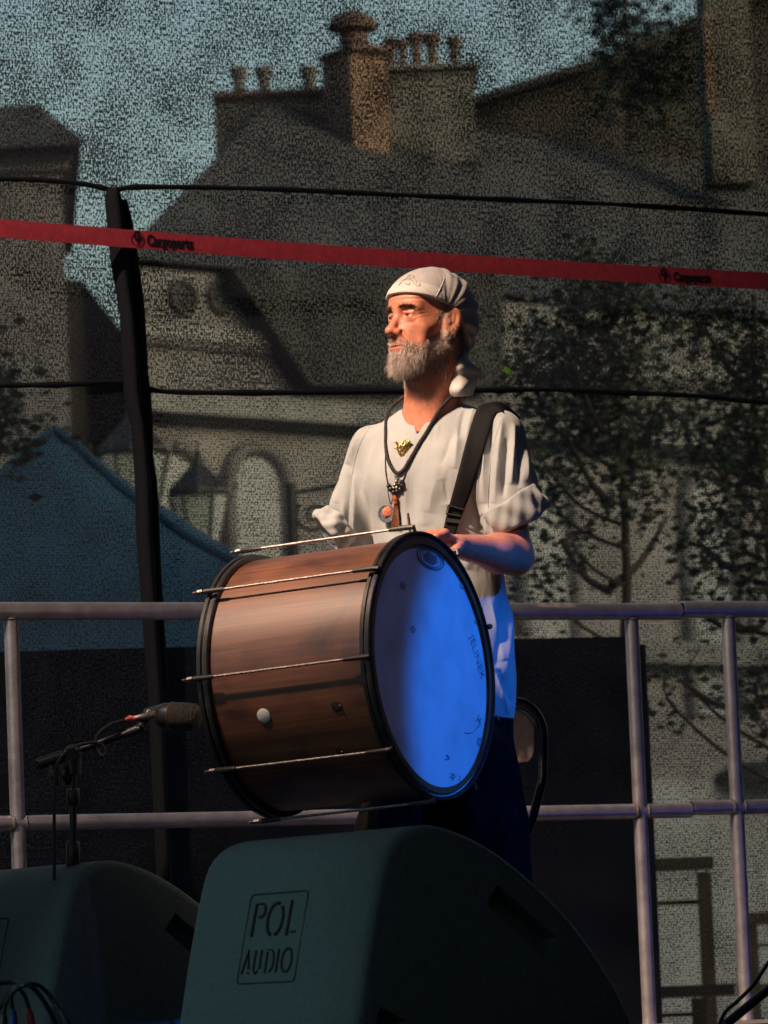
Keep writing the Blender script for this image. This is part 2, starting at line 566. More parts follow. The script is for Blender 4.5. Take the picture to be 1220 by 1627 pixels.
# cloth-wrapped pole in front of the mesh
pw = thing('wrapped_pole', 'leaning black pole wrapped in cloth strips behind the guardrail', 'pole', scr(262, 1640, 0.05))
def strip(name, L, Rr, off, thick, parent, m):
    V, Fc = [], []
    n = len(L)
    for (lx, ly), (rx, ry) in zip(L, Rr):
        a, b_ = scr(lx, ly, off), scr(rx, ry, off)
        for k in range(7):
            t = k / 6
            V.append(a.lerp(b_, t) + rnrm * thick * math.sin(PI * t))
    for (lx, ly), (rx, ry) in zip(L, Rr):
        a, b_ = scr(lx, ly, off - 0.004), scr(rx, ry, off - 0.004)
        V += [a, b_]
    for i in range(n - 1):
        for k in range(6):
            q = i * 7 + k
            Fc.append((q, q + 7, q + 8, q + 1))
        q = n * 7 + i * 2
        Fc += [(q, q + 1, q + 3, q + 2), (i * 7, q, q + 2, i * 7 + 7), (i * 7 + 6, i * 7 + 13, q + 3, q + 1)]
    return mk(name, (V, Fc), m, parent, 'all')
ys = [300, 312, 330, 420, 500, 560, 620, 680, 760, 850, 960, 1090, 1300, 1640]
Lx = [170, 166, 167, 176, 190, 194, 196, 208, 214, 216, 224, 234, 244, 262]
Rx = [190, 192, 196, 205, 214, 220, 224, 231, 240, 243, 250, 258, 268, 286]
strip('pole_wrap', list(zip(Lx, ys)), list(zip(Rx, ys)), 0.02, 0.03, pw, m_rope)
m_rope2 = mat('black_hem_worn', (0.010, 0.010, 0.012), 0.9)
ys2 = [318, 330, 350, 420, 480, 540, 600, 620, 680, 720, 760, 800, 900, 1000, 1095]
L2 = [188, 190, 194, 202, 208, 215, 218, 222, 228, 234, 236, 238, 240, 246, 252]
R2 = [202, 205, 210, 221, 229, 233, 236, 240, 243, 243, 249, 252, 256, 262, 268]
strip('cloth_strip', list(zip(L2, ys2)), list(zip(R2, ys2)), 0.008, 0.012, pw, m_rope2)

# red cargo strap with printed lettering
m_red = mat('red_webbing', (0.72, 0.065, 0.085), 0.7, vary=0.2, vscale=40, bump=0.5, bscale=260)
m_ink = mat('black_ink', (0.012, 0.008, 0.012), 0.8)
rs = thing('cargo_strap', 'red cargo strap with printed black lettering stretched across the mesh', 'strap', scr(610, 408, 0.09))
def strap_c(px):
    return (px, 362.5 + (px) * (447 - 362.5) / 1220 + 5.0 * math.sin(PI * px / 1220))
V, Fc = [], []
nst = 60
for i in range(nst + 1):
    px = -420 + 2020 * i / nst
    x, y = strap_c(px)
    hw = 14.6 - 1.2 * px / 1220
    for k in range(5):
        V.append(scr(x, y - hw + 2 * hw * k / 4, 0.085 + 0.0012 * math.cos((k - 2) * 0.7)))
    V.append(scr(x, y + hw, 0.082))
    V.append(scr(x, y - hw, 0.082))
for i in range(nst):
    for k in range(7):
        a, b_ = i * 7 + k, i * 7 + (k + 1) % 7
        Fc.append((a, b_, b_ + 7, a + 7))
mk('webbing', (V, Fc), m_red, rs)
def strap_text(px0, h):
    x0, y0 = strap_c(px0)
    o = scr(x0, y0 + h * 0.42, 0.0878)
    e = scr(x0 + 60, strap_c(px0 + 60)[1] + h * 0.42, 0.0878)
    X = (e - o).normalized()
    Z = rnrm
    Y = Z.cross(X).normalized()
    s = h / 560.0
    mk('lettering', place(text_shape('Cargoparts', s * 1.2, 0.0002, s * 0.05, 0.74), o, X, Y, Z), m_ink, rs, smooth=False)
    c = scr(x0 - 15, strap_c(px0 - 15)[1], 0.0878)
    mk('round_emblem', torus(c, Z, 0.0185, 0.0006, 32, 6), m_ink, rs)
    mk('emblem_letter', place(text_shape('C', s * 1.1, 0.0002, s * 0.04, 0.7), c - X * 0.011 + Y * -0.003, X, Y, Z), m_ink, rs, smooth=False)
    mk('emblem_letter', place(text_shape('P', s * 1.1, 0.0002, s * 0.04, 0.7), c - X * 0.001 - Y * 0.014, X, Y, Z), m_ink, rs, smooth=False)
strap_text(233, 19)
strap_text(1070, 17)

# small things caught on the mesh
m_leafg = mat('bright_leaf', (0.28, 0.55, 0.04), 0.5)
def flat_poly(name, pxs, off, m, label, cat):
    P = [scr(x, y, off) + rnrm * 0.002 * (i % 2) for i, (x, y) in enumerate(pxs)]
    o = mk(name, prism(P, rnrm * -0.0012), m, None, smooth=False)
    return tag(o, label, cat)
flat_poly('green_leaf', [(799, 588), (803, 583), (809, 585), (813, 590), (812, 599), (808, 594), (803, 592)], 0.015, m_leafg, 'tiny bright green leaf caught on the mesh beside the man', 'leaf')
m_scrap = mat('white_scrap', (0.75, 0.75, 0.7), 0.7)
flat_poly('paper_scrap', [(378, 833), (384, 832), (383, 839), (385, 847), (381, 846), (380, 839)], 0.015, m_scrap, 'tiny white scrap caught on the mesh near the lanterns', 'scrap')
# ------------------------------------------------------------------ the square behind the mesh
m_plaster = mat('tan_plaster', (0.155, 0.148, 0.150), 0.9, vary=0.22, vscale=1.2, bump=0.4, bscale=12)
m_pink = mat('pink_plaster', (0.150, 0.138, 0.137), 0.9, vary=0.22, vscale=1.0, bump=0.4, bscale=12)
m_pale = mat('pale_plaster', (0.34, 0.345, 0.35), 0.9, vary=0.12, vscale=1.5)
m_stone = mat('cornice_stone', (0.20, 0.197, 0.19), 0.85, vary=0.15, vscale=3)
m_roof = mat('dark_roof_tile', (0.038, 0.037, 0.038), 0.85, vary=0.35, vscale=2.5, bump=0.6, bscale=18)
m_brick = mat('orange_brick', (0.165, 0.10, 0.07), 0.85, vary=0.3, vscale=6, bump=0.4, bscale=20)
m_chim = mat('chimney_render', (0.125, 0.122, 0.112), 0.9, vary=0.25, vscale=3, bump=0.4, bscale=12)
m_pot = mat('chimney_pot', (0.10, 0.06, 0.05), 0.8)
m_dark = mat('dark_window', (0.03, 0.035, 0.04), 0.25)
m_iron = mat('black_iron', (0.015, 0.015, 0.015), 0.5)
BA, BB = at(0, 800, 42), at(1220, 800, 48.5)
bdir = BB - BA
bdir.z = 0
bdir.normalize()
bn = Vector((bdir.y, -bdir.x, 0))
if bn.y > 0:
    bn = -bn
B0 = Vector((BA.x, BA.y, 0))
def bl(px, py, off=0.0):
    return onp(px, py, B0 + bn * off, bn)
def zline(px0, py0, off=0.0):        # height of a facade point
    return bl(px0, py0, off).z
def sl(px, off=0.0):                 # metres along the facade of a photo column (at mid height)
    return (bl(px, 800, off) - B0).dot(bdir)
def fp(s, z, off=0.0):
    return Vector((B0.x, B0.y, 0)) + bdir * s + bn * off + UP * z
def fbox(name, s0, s1, z0, z1, d0, d1, m, parent, bev=0):
    o = mk(name, prism([fp(s0, z0, d1), fp(s1, z0, d1), fp(s1, z1, d1), fp(s0, z1, d1)], (bn if d0 > -1 else Vector((-0.05, -1, 0))) * (d0 - d1)), m, parent, smooth=False)
    return o

# main building
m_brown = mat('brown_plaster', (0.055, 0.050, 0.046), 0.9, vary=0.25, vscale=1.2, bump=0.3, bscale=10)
mb = thing('town_house', 'long tan house with arched windows and a dark hipped roof', 'house', fp(3, GROUND))
zE = zline(300, 432)
s0, s1 = sl(215), sl(1220) + 26
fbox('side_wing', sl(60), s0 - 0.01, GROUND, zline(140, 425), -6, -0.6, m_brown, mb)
zC = zline(300, 650)
m_plow = mat('light_plaster', (0.232, 0.218, 0.218), 0.9, vary=0.22, vscale=1.2, bump=0.4, bscale=12)
fbox('wall', s0, s1, zC, zE, -9, 0, m_plaster, mb)
fbox('lower_wall', s0 + 0.003, s1 - 0.003, zline(1120, 1240), zC - 0.002, -9, 0.002, m_plow, mb)
fbox('plinth_wall', s0 - 0.02, s1 + 0.02, GROUND, zline(1120, 1240), -9.02, 0.05, m_pale, mb)
for py, h, d, m in ((532, 0.13, 0.10, m_stone), (548, 0.06, 0.06, m_plaster), (634, 0.10, 0.16, m_plaster), (650, 0.16, 0.30, m_stone), (664, 0.08, 0.18, m_plaster), (1018, 0.2, 0.22, m_stone)):
    z = zline(300, py)
    fbox('cornice', s0 - 0.05, s1, z - h / 2, z + h / 2, 0.003, d, m, mb)
P = [bl(372, 430, 0.25), bl(800, 440, 0.25), bl(800, 616, 0.25), bl(494, 612, 0.25)]
mk('dark_slab', prism(P, bn * -0.24), m_roof, mb, smooth=False)  # flat dark slab added to darken this part of the facade
def arch(px, py_top, wpx, label=None):
    s = sl(px)
    ztop = zline(px, py_top)
    r = wpx / 2 / (FPX / 44.0) * 1.35
    zc = ztop - r
    zb = zc - 2.0
    ring = [(s + r * math.cos(a), zc + r * math.sin(a)) for a in [PI * k / 16 for k in range(17)]]
    wv = mk('window', prism([fp(s - r, zb, 0.004)] + [fp(s + r, zb, 0.004)] + [fp(a, b_, 0.004) for a, b_ in ring], bn * 0.03), m_pale if label == 'niche' else m_dark, mb, smooth=False)
    P = [fp(s - r, zb, 0.05)] + [fp(a, b_, 0.05) for a, b_ in reversed(ring)] + [fp(s + r, zb, 0.05)]
    mk('frame', tube(P, 0.075, 6), m_plaster if label == 'niche' else m_stone, wv)
    if label != 'niche':
        for k in (-0.33, 0.33):
            mk('glazing_bar', tube([fp(s + k * r, zb, 0.05), fp(s + k * r, zc + 0.8 * r, 0.05)], 0.025, 5), m_stone, wv)
arch(405, 712, 92, 'niche')
arch(272, 708, 92, 'niche')
arch(700, 730, 92, 'niche')
arch(860, 736, 92, 'niche')
arch(1120, 750, 92, 'niche')
for px in (300, 362):
    s, z = sl(px), zline(px, 474)
    wv = mk('window', lathe([(0.0, 0.02), (0.13, 0.02), (0.13, 0.0)], fp(s, z, 0.003), bn, 20), m_dark, mb, smooth=False)
    mk('frame', torus(fp(s, z, 0.02), bn, 0.14, 0.03, 20, 6), m_brown, wv)
# roof: front plane, hip and ridge
RD = -5.0
eL, eR = bl(188, 408, 0.08), fp(s1, zE + 0.1, 0.08)
rL = bl(428, 166, RD)
rR = fp((rL - B0).dot(bdir) + 28, rL.z, RD)
bL, bR = eL + Vector((0.3, 10, 0)), fp(s1, zE + 0.1, -10)
mk('roof', ([eL, eR, rR, rL, bL, bR], [(0, 1, 2, 3), (0, 3, 4), (4, 3, 2, 5), (1, 5, 2), (0, 4, 5, 1)]), m_roof, mb, smooth=False)
# chimney stacks on the ridge
def dbox(name, x0, x1, y0, y1, Y, dep, m, parent, yaw=0.0):
    """upright block seen at a pixel rectangle, at distance Y"""
    a, b_ = at(x0, (y0 + y1) / 2, Y), at(x1, (y0 + y1) / 2, Y)
    t, bt = at((x0 + x1) / 2, y0, Y), at((x0 + x1) / 2, y1, Y)
    c = Vector(((a.x + b_.x) / 2, Y + dep / 2, (t.z + bt.z) / 2))
    ax = (Vector((math.cos(yaw), math.sin(yaw), 0)), Vector((-math.sin(yaw), math.cos(yaw), 0)), UP)
    return mk(name, box(c, ((b_.x - a.x), dep, t.z - bt.z), ax), m, parent, smooth=False)
YC = 51.0
ch = thing('chimney_stack', 'long rendered chimney stack with a row of dark pots', 'chimney', at(680, 260, YC))
dbox('stack', 600, 755, 106, 260, YC, 1.0, m_chim, ch)
dbox('cap', 594, 760, 100, 107, YC - 0.1, 1.2, m_stone, ch)
for px, w_, ty in ((622, 11, 58), (640, 10, 60), (662, 12, 48), (687, 13, 50), (722, 11, 56)):
    c = at(px, 101, YC + 0.4)
    r, h = w_ / 160.0, (101 - ty) / 157.0
    po = mk('chimney_pot', lathe([(r * 0.8, -0.02), (r * 0.7, h * 0.3), (r * 0.75, h * 0.6), (r * 1.15, h * 0.66), (r * 1.2, h * 0.95), (r * 0.6, h), (0, h)], c, UP, 12), m_pot, ch)
ch2 = thing('chimney_stack', 'tall brick chimney with a domed dark cowl', 'chimney', at(565, 250, YC - 0.6))
dbox('stack', 532, 597, 78, 250, YC - 0.7, 0.62, m_brick, ch2, yaw=0.5)
dbox('cap', 526, 603, 70, 79, YC - 0.8, 0.75, m_pot, ch2, yaw=0.5)
mk('cowl', lathe([(0.16, 0), (0.14, 0.12), (0.26, 0.14), (0.27, 0.2), (0.2, 0.28), (0.08, 0.34), (0, 0.35)], at(562, 70, YC - 0.4), UP, 16), m_pot, ch2)
ch3 = thing('parapet_chimney', 'low wide chimney with two small pots at the roof hip', 'chimney', at(440, 300, YC))
dbox('stack', 342, 532, 150, 300, YC + 0.2, 1.0, m_chim, ch3)
dbox('cap', 336, 536, 142, 151, YC + 0.1, 1.2, m_pot, ch3)
for px, ty in ((380, 108), (420, 106), (492, 100)):
    mk('chimney_pot', lathe([(0.07, 0), (0.06, 0.1), (0.1, 0.16), (0.1, 0.24), (0, 0.25)], at(px, 143, YC + 0.6), UP, 10), m_chim, ch3)

# left neighbour
lh = thing('corner_house', 'pinkish corner house with a stepped gable beside the pale sky', 'house', at(40, 1700, 39))
def sbox(name, x0, x1, y0, y1, Y, dep, m, parent):
    P = [at(x0, y1, Y), at(x1, y1, Y), at(x1, y0, Y), at(x0, y0, Y)]
    for k_, q_ in ((0, 1), (3, 2)):
        P[k_].z = P[q_].z
    P[1].x = P[2].x
    d = ray(x1, y0)
    return mk(name, prism(P, Vector((d.x - 0.02, d.y, 0)) * dep), m, parent, smooth=False)
sbox('wall', -1500, 98, 268, 1760, 38.5, 5.0, m_pink, lh)
for y0, y1, ex, m in ((252, 268, 8, m_pink), (228, 240, 26, m_roof), (240, 252, 14, m_pink)):
    sbox('cornice', -1500, 102 + ex, y0, y1, 38.5 - ex * 0.008, 5.2, m, lh)
hp = [at(-1500, 230, 38.2), at(142, 229, 38.2), at(60, 166, 39), at(-1460, 166, 39)]
hp[0].z, hp[3].z = hp[1].z, hp[2].z
mk('roof', join((hp, [(0, 1, 2, 3)]), ([hp[1], at(142, 230, 39.2), hp[2]], [(0, 1, 2)])), m_roof, lh, smooth=False)
# right neighbour: gable end rising behind the trees
rh = thing('gabled_house', 'dark brown house with a sloping gable behind the trees', 'house', at(1050, 1700, 56))
gp = [at(745, 480, 56), at(745, 168, 56), at(960, 100, 56), at(1130, 30, 56), at(1420, -90, 56), at(1420, 480, 56)]
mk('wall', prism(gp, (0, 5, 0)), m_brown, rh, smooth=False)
for a, b_ in (((735, 158), (962, 86)), ((962, 86), (1132, 15)), ((1132, 15), (1430, -108))):
    P = [at(a[0], a[1], 55.7), at(b_[0], b_[1], 55.7), at(b_[0], b_[1] + 14, 55.7), at(a[0], a[1] + 14, 55.7)]
    mk('roof_edge', prism(P, (0, 5.6, 0)), m_roof, rh, smooth=False)
    P = [at(a[0], a[1] + 26, 55.9), at(b_[0], b_[1] + 26, 55.9), at(b_[0], b_[1] + 32, 55.9), at(a[0], a[1] + 32, 55.9)]
    mk('roof_moulding', prism(P, (0, 0.1, 0)), m_roof, rh, smooth=False)
tw = thing('chimney_stack', 'broad pale chimney rising through the top of the dark gable', 'chimney', at(1155, 300, 53))
m_shade = mat('shaded_render', (0.085, 0.078, 0.066), 0.9, vary=0.35, vscale=3)  # chimney render with shade put into its colour
dbox('stack', 1118, 1188, -160, 290, 52.6, 0.6, m_shade, tw, yaw=0.12)
dbox('sunlit_edge', 1121, 1132, 20, 180, 52.55, 0.1, m_brick, tw)  # orange strip stands in for sunlight on the edge of the stack

# street lanterns
def lantern(px, py_tip, Y, sc, label):
    tip = at(px, py_tip, Y)
    t = thing('street_lantern', label, 'lamp', (tip.x, tip.y, GROUND), 'iron lanterns in the square')
    c = Vector((tip.x, tip.y, tip.z))
    def P(r, h):
        return (r * sc, h * sc)
    mk('finial', lathe([P(0, 0), P(0.014, -0.02), P(0.006, -0.06), P(0.03, -0.1), P(0.012, -0.13), P(0.045, -0.15), P(0.055, -0.2), P(0.06, -0.22)], c, UP, 10), m_iron, t)
    mk('hood', lathe([P(0.06, -0.20), P(0.11, -0.24), P(0.2, -0.33), P(0.27, -0.40), P(0.28, -0.43), P(0.2, -0.44)], c, UP, 6), m_iron, t, smooth=False)
    gm, gnt, gb = _new('lantern_glass')
    gb.inputs['Base Color'].default_value = (0.75, 0.78, 0.7, 1)
    gb.inputs['Roughness'].default_value = 0.25
    gb.inputs['Transmission Weight'].default_value = 0.75
    for k in range(6):
        a0, a1 = PI / 3 * k, PI / 3 * (k + 1)
        q = lambda a, r, h: c + Vector((math.cos(a) * r, math.sin(a) * r, h)) * sc
        mk('glass_pane', prism([q(a0, 0.235, -0.45), q(a1, 0.235, -0.45), q(a1, 0.125, -0.95), q(a0, 0.125, -0.95)], (q((a0 + a1) / 2, -0.004, 0) - c)), gm, t, smooth=False)
        mk('frame_bar', tube([q(a0, 0.245, -0.44), q(a0, 0.13, -0.96)], 0.013 * sc, 5), m_iron, t)
        mk('crest', tube([q(a0, 0.29, -0.42), q(a0, 0.30, -0.36)], 0.014 * sc, 5), m_iron, t)
    mk('base', lathe([P(0.14, -0.94), P(0.15, -0.98), P(0.06, -1.04), P(0.045, -1.2)], c, UP, 8), m_iron, t)
    mk('post', tube([c - UP * 1.15 * sc, Vector((c.x, c.y, GROUND))], [0.045, 0.075], 8), m_iron, t)
lantern(313, 700, 36, 0.90, 'black iron street lantern with six panes standing clear of the pole')
lantern(208, 622, 34, 0.98, 'black iron street lantern half hidden by the wrapped pole')
sg = thing('sign_bracket', 'dark iron post with a scrolled bracket by the arches', 'post', Vector((at(462, 770, 30).x, 30, GROUND)))
a = at(462, 768, 30)
mk('post', tube([a, Vector((a.x, 30, GROUND))], 0.035, 8), m_iron, sg)
sc_pts = [a + Vector((0.03 + 0.11 * (1 - k / 26) * math.cos(k * 0.42 + 2.4) + 0.1, 0, -0.2 + 0.11 * (1 - k / 26) * math.sin(k * 0.42 + 2.4))) for k in range(24)]
mk('scroll', tube(sc_pts, 0.012, 6), m_iron, sg)
mk('arm', tube([a + Vector((0, 0, -0.06)), a + Vector((0.32, 0, -0.02))], 0.014, 6), m_iron, sg)

# blue pagoda tent
m_tent = mat('blue_canvas', (0.011, 0.050, 0.088), 0.8, vary=0.25, vscale=1.5, bump=0.25, bscale=14)
tp = at(85, 682, 23.0)
tt = thing('market_tent', 'blue pagoda market tent with a pointed roof', 'tent', (tp.x, tp.y, GROUND))
a_ = 2.42
drop = lambda s: float(np.interp(s, [0, 0.03, 0.166, 0.337, 0.59, 0.8, 1.0], [0, 0.03, 0.29, 0.59, 0.97, 1.2, 1.34]))
V, Fc = [], []
ng = 40
for j in range(ng + 1):
    for i in range(ng + 1):
        u, v = (i / ng * 2 - 1), (j / ng * 2 - 1)
        s = max(abs(u), abs(v))
        pw_ = 2 + 10 * s ** 2
        s = min(1.0, (abs(u) ** pw_ + abs(v) ** pw_) ** (1 / pw_)) if s > 1e-6 else 0.0
        sag = 0.05 * math.sin(PI * min(1, s)) * (1 - min(abs(u), abs(v)) / max(s, 1e-6))
        V.append((tp.x + u * a_, tp.y + v * a_, tp.z - drop(s) - sag))
for j in range(ng):
    for i in range(ng):
        k = j * (ng + 1) + i
        Fc.append((k, k + 1, k + ng + 2, k + ng + 1))
cn = mk('canopy', (V, Fc), m_tent, tt)
s_ = cn.modifiers.new('solid', 'SOLIDIFY')
s_.thickness = 0.02
for (x0, y0, x1, y1) in ((-1, -1, 1, -1), (1, -1, 1, 1), (1, 1, -1, 1), (-1, 1, -1, -1)):
    P0, P1 = Vector((tp.x + x0 * a_, tp.y + y0 * a_, tp.z - 1.34)), Vector((tp.x + x1 * a_, tp.y + y1 * a_, tp.z - 1.34))
    q = Vector((P1.y - P0.y, P0.x - P1.x, 0)).normalized()
    mk('valance', prism([P0 + q * 0.012, P1 + q * 0.012, P1 + q * 0.012 - UP * 0.32, P0 + q * 0.012 - UP * 0.32], q * 0.01), m_tent, tt, smooth=False)
    mk('leg', tube([P0 - q * 0.1 - UP * 0.02, Vector((P0.x, P0.y, GROUND))], 0.04, 8), m_alu, tt)
for (x, y) in ((1, -1), (-1, -1)):
    pts = []
    for k in range(25):
        s = k / 24
        pw_ = 2 + 10 * s ** 2
        pts.append(Vector((tp.x + x * a_ * s, tp.y + y * a_ * s, tp.z - drop(min(1.0, 2 ** (1 / pw_) * s)) + 0.004)))
    mk('seam', tube(pts, 0.02, 6), m_tent, tt)

# navy tarpaulin hung just behind the mesh
m_navy = mat('navy_tarpaulin', (0.028, 0.036, 0.062), 0.8, vary=0.3, vscale=3, bump=0.3, bscale=25)
tq = thing('tarpaulin', 'dark navy tarpaulin sheet hung upright behind the guardrail', 'tarpaulin', rl(0.7, -2.6))
def tarp(px, py, off=-2.6):
    return orail(px, py, off)
V, Fc = [], []
nx, ny = 60, 30
for j in range(ny + 1):
    for i in range(nx + 1):
        t, q = i / nx, j / ny
        y0 = 1046 - 36 * t + (14 * (max(0, t - 0.985) / 0.015) ** 2)
        px = -430 + (1020 + 430) * t + 30 * q * t + 3 * math.sin(q * 9) * (t > 0.98)
        py = y0 + (1660 - y0) * q
        p = tarp(px, py)
        p = p + rnrm * (0.02 * math.sin(i * 0.8 + q * 2) * q + 0.012 * math.sin(i * 0.3 - j * 1.1) * (1 - q))
        V.append(p)
for j in range(ny):
    for i in range(nx):
        k = j * (nx + 1) + i
        Fc.append((k, k + nx + 1, k + nx + 2, k + 1))
V2 = [(v - rnrm * 0.015) for v in V]
mk('sheet', join((V, Fc), (V2, [tuple(reversed(f)) for f in Fc])), m_navy, tq)
mk('sheet_edge', tube([tarp(1020, 1024), tarp(1033, 1300), tarp(1048, 1640)], 0.012, 8), m_navy, tq)
for px in (-300, 480, 1012):
    a = tarp(px, 1050, -2.64)
    mk('post', tube([a, Vector((a.x, a.y, GROUND))], 0.025, 8), m_iron, tq)
lower = [tarp(-430, 1652), tarp(1049, 1652)]
mk('sheet_skirt', prism([lower[0], lower[1], Vector((lower[1].x, lower[1].y, GROUND)), Vector((lower[0].x, lower[0].y, GROUND))], rnrm * -0.01), m_navy, tq, smooth=False)

# wooden barriers and parasol at the right
m_wood = mat('dark_barrier_wood', (0.07, 0.055, 0.04), 0.8, vary=0.3, vscale=6)
def barrier(x0, x1, ytop, Y, label, post_x, rails):
    a = at(x0, ytop, Y)
    t = thing('wooden_barrier', label, 'barrier', (at((x0 + x1) / 2, ytop, Y).x, Y, GROUND))
    dbox('top_rail', x0, x1, ytop, ytop + 19, Y, 0.16, m_wood, t)
    for q in post_x:
        p0 = at(q, ytop + 19, Y + 0.04)
        p1 = Vector((p0.x, Y + 0.04, GROUND))
        mk('post', box(((p0 + p1) / 2), (0.055, 0.06, p0.z - GROUND - 0.004)), m_wood, t, smooth=False)
    for yy, h in rails:
        dbox('cross_rail', x0, min(x1, max(post_x) + 2), yy, yy + h, Y + 0.08, 0.05, m_wood, t)
barrier(860, 1134, 1366, 20.5, 'dark wooden barrier with a thick top rail behind the tarpaulin edge', (900, 1118), ((1434, 7),))
barrier(1172, 1420, 1446, 22, 'low dark wooden barrier behind the outer guardrail post', (1192, 1400), ((1496, 5), (1560, 18)))
barrier(1000, 1168, 1566, 19.5, 'lowest dark wooden barrier rail close to the stage edge', (1020, 1110), ((1610, 6),))
m_par = mat('dark_canvas', (0.03, 0.028, 0.03), 0.8)
aw = thing('door_awning', 'small dark rounded awning on the house wall beyond the outer post', 'awning', bl(1178, 1246))
acz, acs, awr = zline(1178, 1246), sl(1178), 0.62
V, Fc = [], []
for j in range(7):
    e = PI / 2 * j / 6
    for i in range(17):
        a = PI * i / 16
        V.append(fp(acs + awr * math.cos(a) * math.cos(e), acz + 0.2 * math.sin(e), 0.06 + 0.55 * math.sin(a) * math.cos(e)))
for j in range(6):
    for i in range(16):
        k = j * 17 + i
        Fc.append((k, k + 1, k + 18, k + 17))
mk('canopy', (V, Fc), m_par, aw)
for i in range(0, 17, 2):
    a = PI * i / 16
    mk('rib', tube([fp(acs + awr * math.cos(a) * math.cos(e), acz + 0.2 * math.sin(e), 0.06 + 0.55 * math.sin(a) * math.cos(e)) for e in [PI / 2 * q / 6 for q in range(7)]], 0.012, 5), m_iron, aw)

# trees
m_bark = mat('bark', (0.05, 0.04, 0.03), 0.9, vary=0.3, vscale=20, bump=0.6, bscale=60)
def leaf_mat(name, col):
    m, nt, b = _new(name)
    gi = N(nt, 'ShaderNodeNewGeometry')
    r = ramp(nt, [(0.0, tuple(c * 0.55 for c in col)), (1.0, tuple(c * 1.6 for c in col))])
    nt.links.new(gi.outputs['Random Per Island'], r.inputs[0])
    nt.links.new(r.outputs[0], b.inputs['Base Color'])
    b.inputs['Roughness'].default_value = 0.6
    b.inputs['Transmission Weight'].default_value = 0.0
    return m
m_leaf = leaf_mat('tree_leaf', (0.055, 0.07, 0.045))
m_leaf2 = leaf_mat('conifer_leaf', (0.02, 0.028, 0.018))
def tree(name, label, base_px, Y, top_y, trunk_r, clumps, nleaf, ls, m, limbs, seed, group='trees in the square'):
    r = np.random.default_rng(seed)
    top = at(base_px, top_y, Y)
    t = thing(name, label, 'tree', (top.x, Y, GROUND), group)
    b0 = Vector((top.x, Y, GROUND))
    pts = [b0.lerp(top, k / 8) + Vector((0.03 * math.sin(k * 1.7 + seed), 0.03 * math.cos(k * 2.1), 0)) for k in range(9)]
    pts[0] = b0
    tk = mk('trunk', tube(pts, [trunk_r * (1 - 0.8 * k / 8) for k in range(9)], 8), m_bark, t)
    for (x0, y0, x1, y1) in limbs:
        a, b_ = at(x0, y0, Y), at(x1, y1, Y + r.uniform(-0.5, 0.5))
        md = a.lerp(b_, 0.5) + Vector((0, 0, -0.05))
        mk('limb', tube(curve([a, md, b_], 4), [0.022 - 0.0018 * k for k in range(9)], 6), m_bark, tk)
    for (cx, cy, rx, ry) in clumps:
        b_ = at(cx, cy, Y + r.uniform(-0.25, 0.25))
        hz = min(max(b_.z - abs(b_.x - top.x) * 0.8, GROUND + 1.2), top.z)
        f_ = (hz - GROUND) / (top.z - GROUND)
        a = b0.lerp(top, f_)
        tw = curve([a, a.lerp(b_, 0.55) + Vector((0, 0, -0.04)), b_, b_ + Vector((r.uniform(-.15, .15), 0, 0.12))], 3)
        mk('twig', tube(tw, [0.011 - 0.0009 * k for k in range(len(tw))], 5), m_bark, tk)
    V, Fc = [], []
    tot = sum(c[2] * c[3] for c in clumps)
    for (cx, cy, rx, ry) in clumps:
        n = int(nleaf * rx * ry / tot)
        dep = 0.55 * (rx + ry) / FPX * Y
        sub = r.uniform(-1, 1, (max(4, n // 22), 3))
        sub = sub[(sub ** 2).sum(1) < 1.05]
        for q in sub:
            c = at(cx + q[0] * rx, cy + q[1] * ry, Y + q[2] * dep)
            for _ in range(22):
                d = r.normal(size=3) * ls * 1.9
                p = c + Vector(d)
                nrm = Vector(r.normal(size=3)).normalized()
                x, y, z = frame(nrm)
                s = ls * r.uniform(0.6, 1.3)
                k = len(V)
                V += [p - x * s * 0.5, p - y * s * 0.32 + z * s * 0.06, p + x * s * 0.6, p + y * s * 0.32 + z * s * 0.06]
                Fc += [(k, k + 1, k + 2, k + 3)]
    o = mk('crown', (V, Fc), m, t, smooth=False)
    return t
tree('young_tree', 'slender young tree with drooping leaf clumps beside the man', 972, 21, 520, 0.05,
     [(880, 560, 60, 60), (960, 540, 70, 80), (900, 680, 60, 45), (985, 700, 55, 65), (935, 640, 70, 45), (1000, 770, 50, 40), (880, 760, 30, 40), (910, 860, 25, 25), (865, 935, 50, 22), (880, 800, 30, 25), (1050, 640, 40, 30), (965, 460, 90, 55), (840, 640, 40, 30)], 6500, 0.042, m_leaf,
     [(972, 800, 900, 690), (972, 760, 1050, 640), (972, 930, 1060, 820), (972, 940, 890, 860), (972, 700, 910, 580), (972, 660, 1020, 560)], 3)
tree('young_tree', 'leafy young tree standing at the outer guardrail post', 1200, 20, 470, 0.05,
     [(1190, 700, 50, 70), (1205, 820, 40, 60), (1150, 660, 50, 30), (1120, 720, 40, 25), (1110, 860, 40, 28), (1130, 800, 25, 25), (1190, 930, 45, 35), (1195, 560, 60, 60), (1100, 500, 60, 45), (1200, 1090, 30, 40), (1215, 1150, 20, 30), (1130, 950, 30, 14), (1090, 1080, 25, 20), (1060, 1110, 15, 10), (1100, 690, 35, 20)], 5600, 0.042, m_leaf,
     [(1200, 900, 1110, 860), (1200, 760, 1130, 700), (1200, 1000, 1090, 950), (1200, 620, 1120, 520), (1200, 1120, 1080, 1080)], 5)
tree('dark_conifer', 'dark feathery conifer crown against the pale sky', 985, 54.3, -120, 0.1,
     [(975, 12, 30, 26), (985, 45, 24, 16), (1000, 120, 50, 30), (985, -60, 40, 40)], 1300, 0.13, m_leaf2, [], 8)
